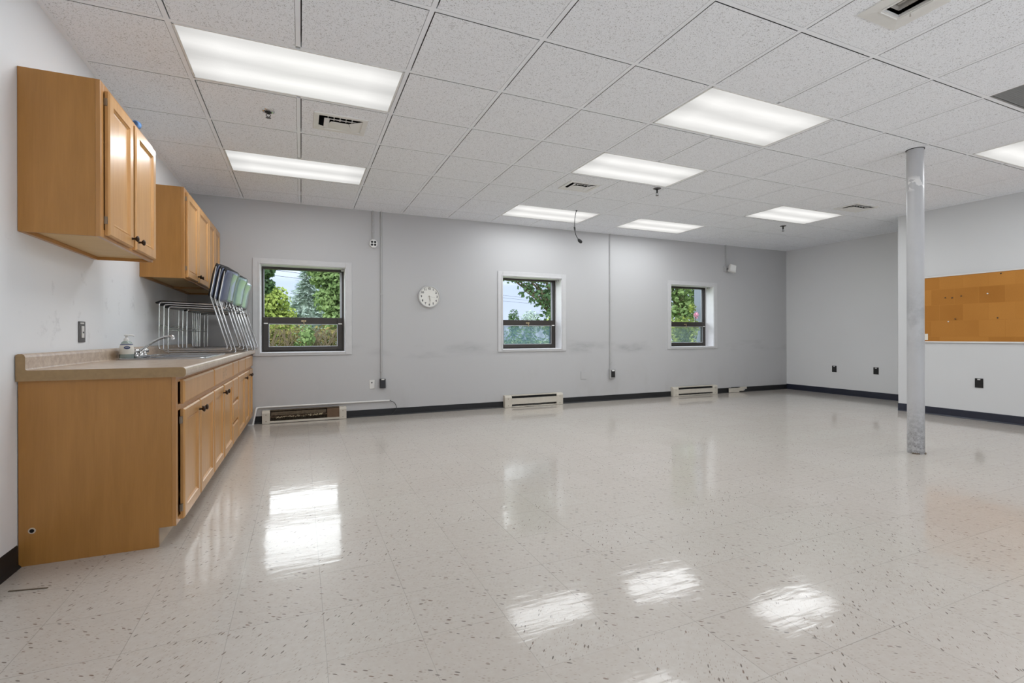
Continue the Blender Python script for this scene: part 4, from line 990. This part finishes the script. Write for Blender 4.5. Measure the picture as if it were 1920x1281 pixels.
# ------------------------------------------------------------------ cork board
t = thing('cork_board', 'brown cork board with a thin white frame on the wall beside the column', 'board', (XS, 2.5, 1.35))
ya, yb, za, zb = 1.25, 3.683, 0.925, 1.775
MB().box(XS-0.010, XS-0.0005, ya, yb, za, zb).build('cork', 'cork', t)
f = MB()
for q in ((ya, yb, zb-0.018, zb), (ya, yb, za, za+0.018), (ya, ya+0.015, za+0.018, zb-0.018), (yb-0.015, yb, za+0.018, zb-0.018)): f.box(XS-0.018, XS-0.0005, *q)
f.build('frame', 'white_plastic', t, bevel=0.002)
PIN = [(3.43, 1.49, 'black_plastic', 'black pushpin, the highest dark one in the cork'), (3.27, 1.50, 'black_plastic', 0), (3.33, 1.22, 'black_plastic', 0), (3.40, 1.19, 'white_plastic', 0), (3.02, 1.51, 'white_plastic', 0), (2.93, 1.22, 'black_plastic', 0), (2.90, 1.735, 'black_plastic', 0), (3.36, 1.485, 'black_plastic', 0)]
PL = ['dark pushpin left of its neighbours in the upper middle of the cork board', 'dark pushpin highest of the upper middle row on the cork board', 'dark pushpin in the lower middle of the cork board above a pale one', 'pale pushpin in the lower middle of the cork board',
      'pale pushpin in the upper right of the cork board', 'dark pushpin low at the right of the cork board', 'dark pushpin at the top frame corner of the cork board', 'dark pushpin second in the upper middle row of the cork board']
first = {}
for (y, z, mt, _), lb in zip(PIN, PL):
    if mt not in first:
        o = MB().lathe([(0.0035, 0), (0.0035, 0.006), (0.0075, 0.010), (0.0075, 0.013), (0.003, 0.014)], (0, 0, 0), (-1, 0, 0), 10).build('pushpin', mt); first[mt] = o
    else: o = first[mt].copy(); C.objects.link(o)
    o.location = (XS-0.0098, y, z); tag(o, lb, 'pin', 'pushpins in the cork board')
o = MB().box(XS-0.0125, XS-0.0102, 3.620, 3.680, 0.957, 1.038).build('paper_tag', 'label_white'); tag(o, 'small white paper tag pinned at the lower corner of the cork board', 'tag')

# thin strip on the floor by the cabinet
o = MB().box(-0.068, 0.068, -0.003, 0.003, 0, 0.003).build('metal_strip', 'metal_strip'); o.location = (-1.015, 2.588, 0.0005); o.rotation_euler = (0, 0, -0.22)
tag(o, 'thin dull strip lying on the floor in front of the cabinet end', 'strip')

# ------------------------------------------------------------------ outdoors
struct(MB().box(-60, 90, -80, 120, -0.4, -0.25).build('ground', 'mulch'), 'grass outside the windows', 'ground')
struct(MB().box(-20, 30, -30, YF0-0.2, -0.26, -0.2).build('bounce_ground', 'bounce_paving'), 'unseen pale ground added behind the camera to bounce daylight indoors', 'ground')  # added out of view as a reflector, throws daylight up to the ceiling
def leaves(blobs, count, size, mat, name, parent, seed, flat=0.0, core=0.55):
    rnd = random.Random(seed); m = MB(); tot = sum(b[3]*b[4]*b[5] if len(b) > 5 else b[3]**3 for b in blobs)
    vs, fs = [], []
    for b in blobs:
        c = Vector(b[:3]); rx, ry, rz = (b[3], b[4], b[5]) if len(b) > 5 else (b[3],)*3
        n = int(count*(rx*ry*rz)/tot)+8
        for _ in range(n):
            while True:
                d = Vector((rnd.uniform(-1, 1), rnd.uniform(-1, 1), rnd.uniform(-1, 1)))
                if core < d.length < 1: break
            if rnd.random() < 0.25: d *= rnd.uniform(0.5, 1.08)
            p = c+Vector((d.x*rx, d.y*ry, d.z*rz)); s = size*rnd.uniform(0.6, 1.35)
            nrm = (d.normalized()+Vector((rnd.uniform(-1, 1), rnd.uniform(-1, 1), rnd.uniform(-.5, 1.2)))).normalized()
            u = nrm.cross(Vector((rnd.uniform(-1, 1), rnd.uniform(-1, 1), rnd.uniform(-1, 1)))).normalized(); w = nrm.cross(u)
            o = len(vs); vs += [p-u*s*0.5, p+w*s*0.34+nrm*s*0.06, p+u*s*0.55, p-w*s*0.34+nrm*s*0.06]; fs.append((o, o+1, o+2, o+3))
    m.add(vs, fs); return m.build(name, mat, parent)
def trunk(parent, pts, r, mat='bark'): return MB().tube(fillet(pts, 0.6, 4), [r*(1-0.6*i/(len(fillet(pts, .6, 4))-1)) for i in range(len(fillet(pts, .6, 4)))], 8).build('trunk', mat, parent)
def tree(name, label, base, blobs, count, size, mat, seed, tr=0.14, lean=(0, 0), group='trees outside the windows', cat='tree'):
    t = thing(name, label, cat, base, 0, group)
    b = Vector(base); top = Vector(blobs[0][:3])
    trunk(t, [b, b*0.4+top*0.6+Vector((lean[0], 0, -0.2)), top], tr)
    if len(blobs) > 1:
        m = MB()
        for q in blobs[1:]:
            qv = Vector(q[:3]); m.tube([top*0.55+b*0.45, (top*0.55+b*0.45)*0.4+qv*0.6+Vector((0, 0, .15)), qv], [tr*0.45, tr*0.3, tr*0.1], 6)
        m.build('branches', 'bark', t)
    leaves(blobs, count, size, mat, 'foliage', t, seed)
    return t
GZ = -0.25
# spruce
t = thing('spruce_tree', 'blue grey spruce in the middle of the leftmost window', 'tree', (0.42, 38, GZ), 0, 'trees outside the windows')
trunk(t, [(0.42, 38, GZ), (0.42, 38, 2.0), (0.42, 38, 5.6)], 0.16)
rnd = random.Random(4); m = MB(); vs, fs = [], []
for lv in range(34):
    z = 0.2+lv*0.165; rad = 2.35*(1-(lv/34.5))**0.85
    for k in range(int(12+rad*15)):
        a = rnd.uniform(0, 2*PI); ln = rad*rnd.uniform(0.72, 1.1); c = Vector((math.cos(a), math.sin(a), 0))
        for s in range(int(4+ln*5)):
            f = rnd.uniform(0.25, 1); p = Vector((0.42, 38, z-0.25*f*rad*0.45+0.1*f*f))+c*ln*f+Vector((rnd.uniform(-.1, .1), rnd.uniform(-.1, .1), rnd.uniform(-.06, .06)))
            sd = Vector((-c.y, c.x, 0)); d = (c+sd*rnd.uniform(-.8, .8)+Vector((0, 0, rnd.uniform(-.5, .2)))).normalized(); L2 = rnd.uniform(0.2, 0.42); w = d.cross(Vector((rnd.uniform(-1, 1), rnd.uniform(-1, 1), 1))).normalized()*0.05
            o = len(vs); vs += [p-w, p+w, p+d*L2+w*0.3, p+d*L2-w*0.3]; fs.append((o, o+1, o+2, o+3))
m.add(vs, fs); m.build('needles', 'needle', t)
MB().lathe([(1.5, 0.1), (1.35, 0.9), (0.95, 2.4), (0.5, 4.0), (0.12, 5.3)], (0.42, 38, GZ), n=18).build('inner_branches', 'needle', t)
# leftmost window: leafy trees on either side
tree('maple_tree', 'bright green leafy tree filling the right side of the leftmost window', (1.7, 17, GZ), [(1.55, 17, 2.75, 1.05, 1.0, 1.25), (0.75, 17, 3.15, 0.6, .6, .55), (0.85, 16.8, 2.2, 0.5, .5, .5), (1.25, 16.7, 1.55, 0.6, 0.6, .6), (1.6, 16.8, 1.3, .9, .6, .7), (0.35, 17, 3.5, .35, .4, .3)], 9500, 0.15, 'leaf_green', 11)
tree('leafy_tree', 'yellow green tree at the left edge of the leftmost window', (-2.6, 26, GZ), [(-2.0, 26, 2.3, 1.0, 1.0, 1.5), (-1.1, 26, 1.6, 0.65, .7, .9), (-1.5, 26, 3.0, .6, .6, .6), (-0.75, 26, 1.3, .6, .6, .8), (-1.05, 26, 2.75, .6, .6, .7), (-0.5, 26, 2.1, .35, .4, .4)], 6000, 0.19, 'leaf_yellow', 12)
tree('shade_tree', 'dark leafy branches at the top left of the leftmost window', (-2.2, 20, GZ), [(-1.35, 20, 3.45, 0.5, .5, .35), (-0.85, 20, 3.72, 0.34, .4, .2), (-1.2, 20, 2.9, 0.35, .3, .3)], 1700, 0.15, 'leaf_dark', 13, 0.1)
for k, (x, y, r, z, lb, mt) in enumerate([(-4.2, 62, 2.4, 2.6, 'pale far tree at the left of the spruce, behind the leftmost window', 'leaf_green'), (-0.9, 66, 1.7, 3.6, 'far tree right behind the spruce in the leftmost window', 'needle'), (3.4, 62, 2.6, 2.4, 'far tree between the spruce and the bright leafy tree', 'leaf_green')]):
    tree('far_tree', lb, (x, y, GZ), [(x, y, z, r, r*.8, r*1.05)], 1500, 0.4, mt, 50+k, 0.1)
# hedge under the leftmost window
hd = thing('hedge', 'brownish clipped hedge behind the lower pane of the leftmost window', 'hedge', (0.1, 13.5, GZ))
leaves([(x*0.55-1.6, 13.5, 0.5, 0.48, 0.5, 0.92) for x in range(7)], 8500, 0.10, 'hedge', 'foliage', hd, 21, core=0.2)
m = MB(); rnd = random.Random(9)
for k in range(170):
    x = rnd.uniform(-1.7, 2.0); m.tube([(x, 13.2+rnd.uniform(-.2, .2), GZ), (x+rnd.uniform(-.25, .25), 13.0, 0.5), (x+rnd.uniform(-.4, .4), 12.92, 1.2)], [0.013, 0.010, 0.006], 4)
m.build('stems', 'bark', hd)
b = thing('shrub', 'fresh green shrub low in the middle of the leftmost window', 'shrub', (0.1, 12.6, GZ)); leaves([(0.14, 12.6, 1.05, 0.20, .25, .30), (-.05, 12.6, .7, .16, .2, .25)], 420, 0.085, 'leaf_green', 'foliage', b, 22, core=0.2)
trunk(b, [(0.1, 12.6, GZ), (0.1, 12.6, 0.3), (0.1, 12.6, 0.7)], 0.03)
# middle window
tree('oak_tree', 'dark green tree hanging over the middle window from the upper right', (8.9, 15, GZ), [(8.4, 15, 2.5, 0.85, .9, 1.05), (7.25, 15, 3.0, 0.55, .5, .4), (6.55, 15, 3.05, 0.40, .4, .28), (7.55, 14.8, 2.35, 0.5, .5, .4), (6.95, 14.9, 2.55, .3, .3, .25), (7.9, 14.8, 1.6, .5, .5, .5), (6.2, 15, 3.15, .35, .3, .22), (6.9, 15, 3.2, .4, .3, .25), (8.3, 15.2, 4.5, 1.6, 1.3, 1.1), (7.0, 15.2, 4.6, 1.0, .9, .8), (7.9, 15.2, 6.0, 1.7, 1.3, 1.2)], 9500, 0.15, 'leaf_dark', 31)
tree('far_tree', 'small pointed far tree low in the middle window', (29.0, 66, GZ), [(29.0, 66, 3.0, .9, .9, 2.2)], 700, 0.3, 'leaf_dark', 32, 0.1)
tree('far_tree', 'rounded far tree beside the pointed one in the middle window', (31.8, 66, GZ), [(31.8, 66, 3.0, 1.7, 1.3, 2.0)], 1100, 0.3, 'needle', 33, 0.1)
tree('far_tree', 'broad pale far tree behind the branch tips in the middle window', (34.6, 64, GZ), [(34.6, 64, 2.4, 2.0, 1.4, 1.7)], 1100, 0.3, 'leaf_yellow', 34, 0.1)
b = thing('shrub', 'blurred green shrub behind the fogged lower pane', 'shrub', (5.6, 12, GZ)); leaves([(5.4, 12, 0.7, .6, .5, .6), (6.3, 12.3, .5, .8, .5, .5)], 1500, 0.1, 'leaf_green', 'foliage', b, 35, core=0.2); trunk(b, [(5.5, 12, GZ), (5.5, 12, .2), (5.5, 12, .6)], 0.04)
# rightmost window
tree('chestnut_tree', 'dense green tree filling the rightmost window', (11.6, 12.5, GZ), [(11.55, 12.5, 2.65, 0.95, .9, 1.1), (10.9, 12.5, 2.9, .7, .7, .8), (11.3, 12.2, 1.7, .7, .6, .5), (12.3, 12.8, 2.4, .6, .6, .8), (11.6, 12.7, 4.5, 1.7, 1.3, 1.2), (10.9, 12.7, 5.6, 1.7, 1.3, 1.2)], 12000, 0.14, 'leaf_green', 41)
b = thing('shrub', 'yellow green shrub low in the rightmost window', 'shrub', (9.5, 10.5, GZ)); leaves([(9.40, 10.5, 0.96, .5, .4, .58), (10.0, 10.6, 1.0, .5, .4, .56)], 2400, 0.085, 'leaf_yellow', 'foliage', b, 42, core=0.2); trunk(b, [(9.6, 10.5, GZ), (9.6, 10.5, .3), (9.5, 10.5, .8)], 0.04)
fb = thing('flower_bush', 'slender bush with one pink blossom against the grey wing wall in the rightmost window', 'shrub', (8.38, 8.72, GZ))
leaves([(8.49, 8.71, 1.50, .055, .05, .065)], 70, 0.06, 'blossom', 'blossom', fb, 43, core=0.1)
leaves([(8.44, 8.70, 1.18, .10, .1, .22), (8.40, 8.75, 1.66, .09, .07, .12), (8.40, 8.72, .7, .12, .1, .4)], 420, 0.07, 'leaf_yellow', 'foliage', fb, 44, core=0.1)
MB().tube(fillet([(8.38, 8.72, GZ), (8.40, 8.72, 0.8), (8.47, 8.71, 1.46)], 0.3, 4), 0.010, 6).build('flower_stem', 'bark', fb)
wg = MB(); wg.box(8.66, 13, YB+TH, 8.95, -0.3, 3.3); wg = wg.build('building_wing', 'wing'); tag(wg, 'grey outer wall of the building wing at the right edge of the rightmost window', 'building')
# overhead lines on poles
t = thing('power_line', 'overhead wires crossing the sky beyond the windows', 'power line', (-14, 36, GZ))
for x, y in ((-14, 36), (46, 76)): MB().tube([(x, y, GZ), (x, y, 7.6)], [0.16, 0.11], 8).build('pole', 'bark', t)
for z in (6.3, 6.75, 7.1):
    MB().tube([(-14+60*i/24, 36+40*i/24, z-0.9*4*(i/24)*(1-i/24)*0.5) for i in range(25)], 0.018, 5).build('wire', 'cable', t)

# ------------------------------------------------------------------ sky and sun
w = bpy.data.worlds.new('sky'); bpy.context.scene.world = w; w.use_nodes = True; nt = w.node_tree; nt.nodes.clear()
tc = nt.nodes.new('ShaderNodeTexCoord'); sp = nt.nodes.new('ShaderNodeSeparateXYZ'); nt.links.new(tc.outputs['Generated'], sp.inputs[0])
rp = nt.nodes.new('ShaderNodeValToRGB'); nt.links.new(sp.outputs[2], rp.inputs[0])
cr = rp.color_ramp; cr.elements[0].position = 0.0; cr.elements[0].color = (0.52, 0.58, 0.70, 1); cr.elements[1].position = 1.0; cr.elements[1].color = (0.45, 0.68, 1.15, 1)
for p, c in ((0.10, (0.46, 0.53, 0.72, 1)), (0.20, (1.2, 1.27, 1.4, 1)), (0.30, (4.3, 4.35, 4.45, 1)), (0.50, (3.6, 3.7, 3.8, 1)), (0.65, (1.1, 1.3, 1.7, 1))):
    e = cr.elements.new(p); e.color = c
ns = nt.nodes.new('ShaderNodeTexNoise'); ns.inputs['Scale'].default_value = 5; ns.inputs['Detail'].default_value = 4; nt.links.new(tc.outputs['Generated'], ns.inputs['Vector'])
mr = nt.nodes.new('ShaderNodeMapRange'); mr.inputs[3].default_value = 0.75; mr.inputs[4].default_value = 1.25; nt.links.new(ns.outputs['Fac'], mr.inputs[0])
bg = nt.nodes.new('ShaderNodeBackground'); nt.links.new(rp.outputs[0], bg.inputs[0]); nt.links.new(mr.outputs[0], bg.inputs[1])
wo = nt.nodes.new('ShaderNodeOutputWorld'); nt.links.new(bg.outputs[0], wo.inputs[0])
sun = bpy.data.lights.new('sun', 'SUN'); sun.energy = 2.4; sun.angle = 0.02; sun.color = (1, 0.97, 0.92)
so = bpy.data.objects.new('sun', sun); C.objects.link(so); so.rotation_euler = Vector((0.35, 0.75, -0.85)).to_track_quat('-Z', 'Y').to_euler()

# ------------------------------------------------------------------ camera
cam = bpy.data.cameras.new('camera'); co = bpy.data.objects.new('camera', cam); C.objects.link(co)
cam.sensor_fit = 'HORIZONTAL'; cam.sensor_width = 36.0; cam.lens = 911.17/1920*36.0
cam.shift_x = 0.0; cam.shift_y = -(640.5-630.23)/1920; cam.clip_start = 0.05; cam.clip_end = 400
yaw, roll = 0.4101, 0.0027
co.matrix_world = Matrix.Translation((0, 0, CAM)) @ Matrix.Rotation(-yaw, 4, 'Z') @ Matrix.Rotation(PI/2, 4, 'X') @ Matrix.Rotation(-roll, 4, 'Z')
sc = bpy.context.scene; sc.camera = co
sc.view_settings.view_transform = 'Standard'; sc.view_settings.look = 'None'; sc.view_settings.gamma = 1.0; sc.view_settings.use_curve_mapping = False
sc.view_settings.exposure = 0.66
sc.cycles.use_denoising = True; sc.cycles.max_bounces = 10; sc.cycles.diffuse_bounces = 5; sc.cycles.glossy_bounces = 4; sc.cycles.transparent_max_bounces = 12
sc.cycles.sample_clamp_indirect = 6.0; sc.cycles.caustics_reflective = False; sc.cycles.caustics_refractive = False
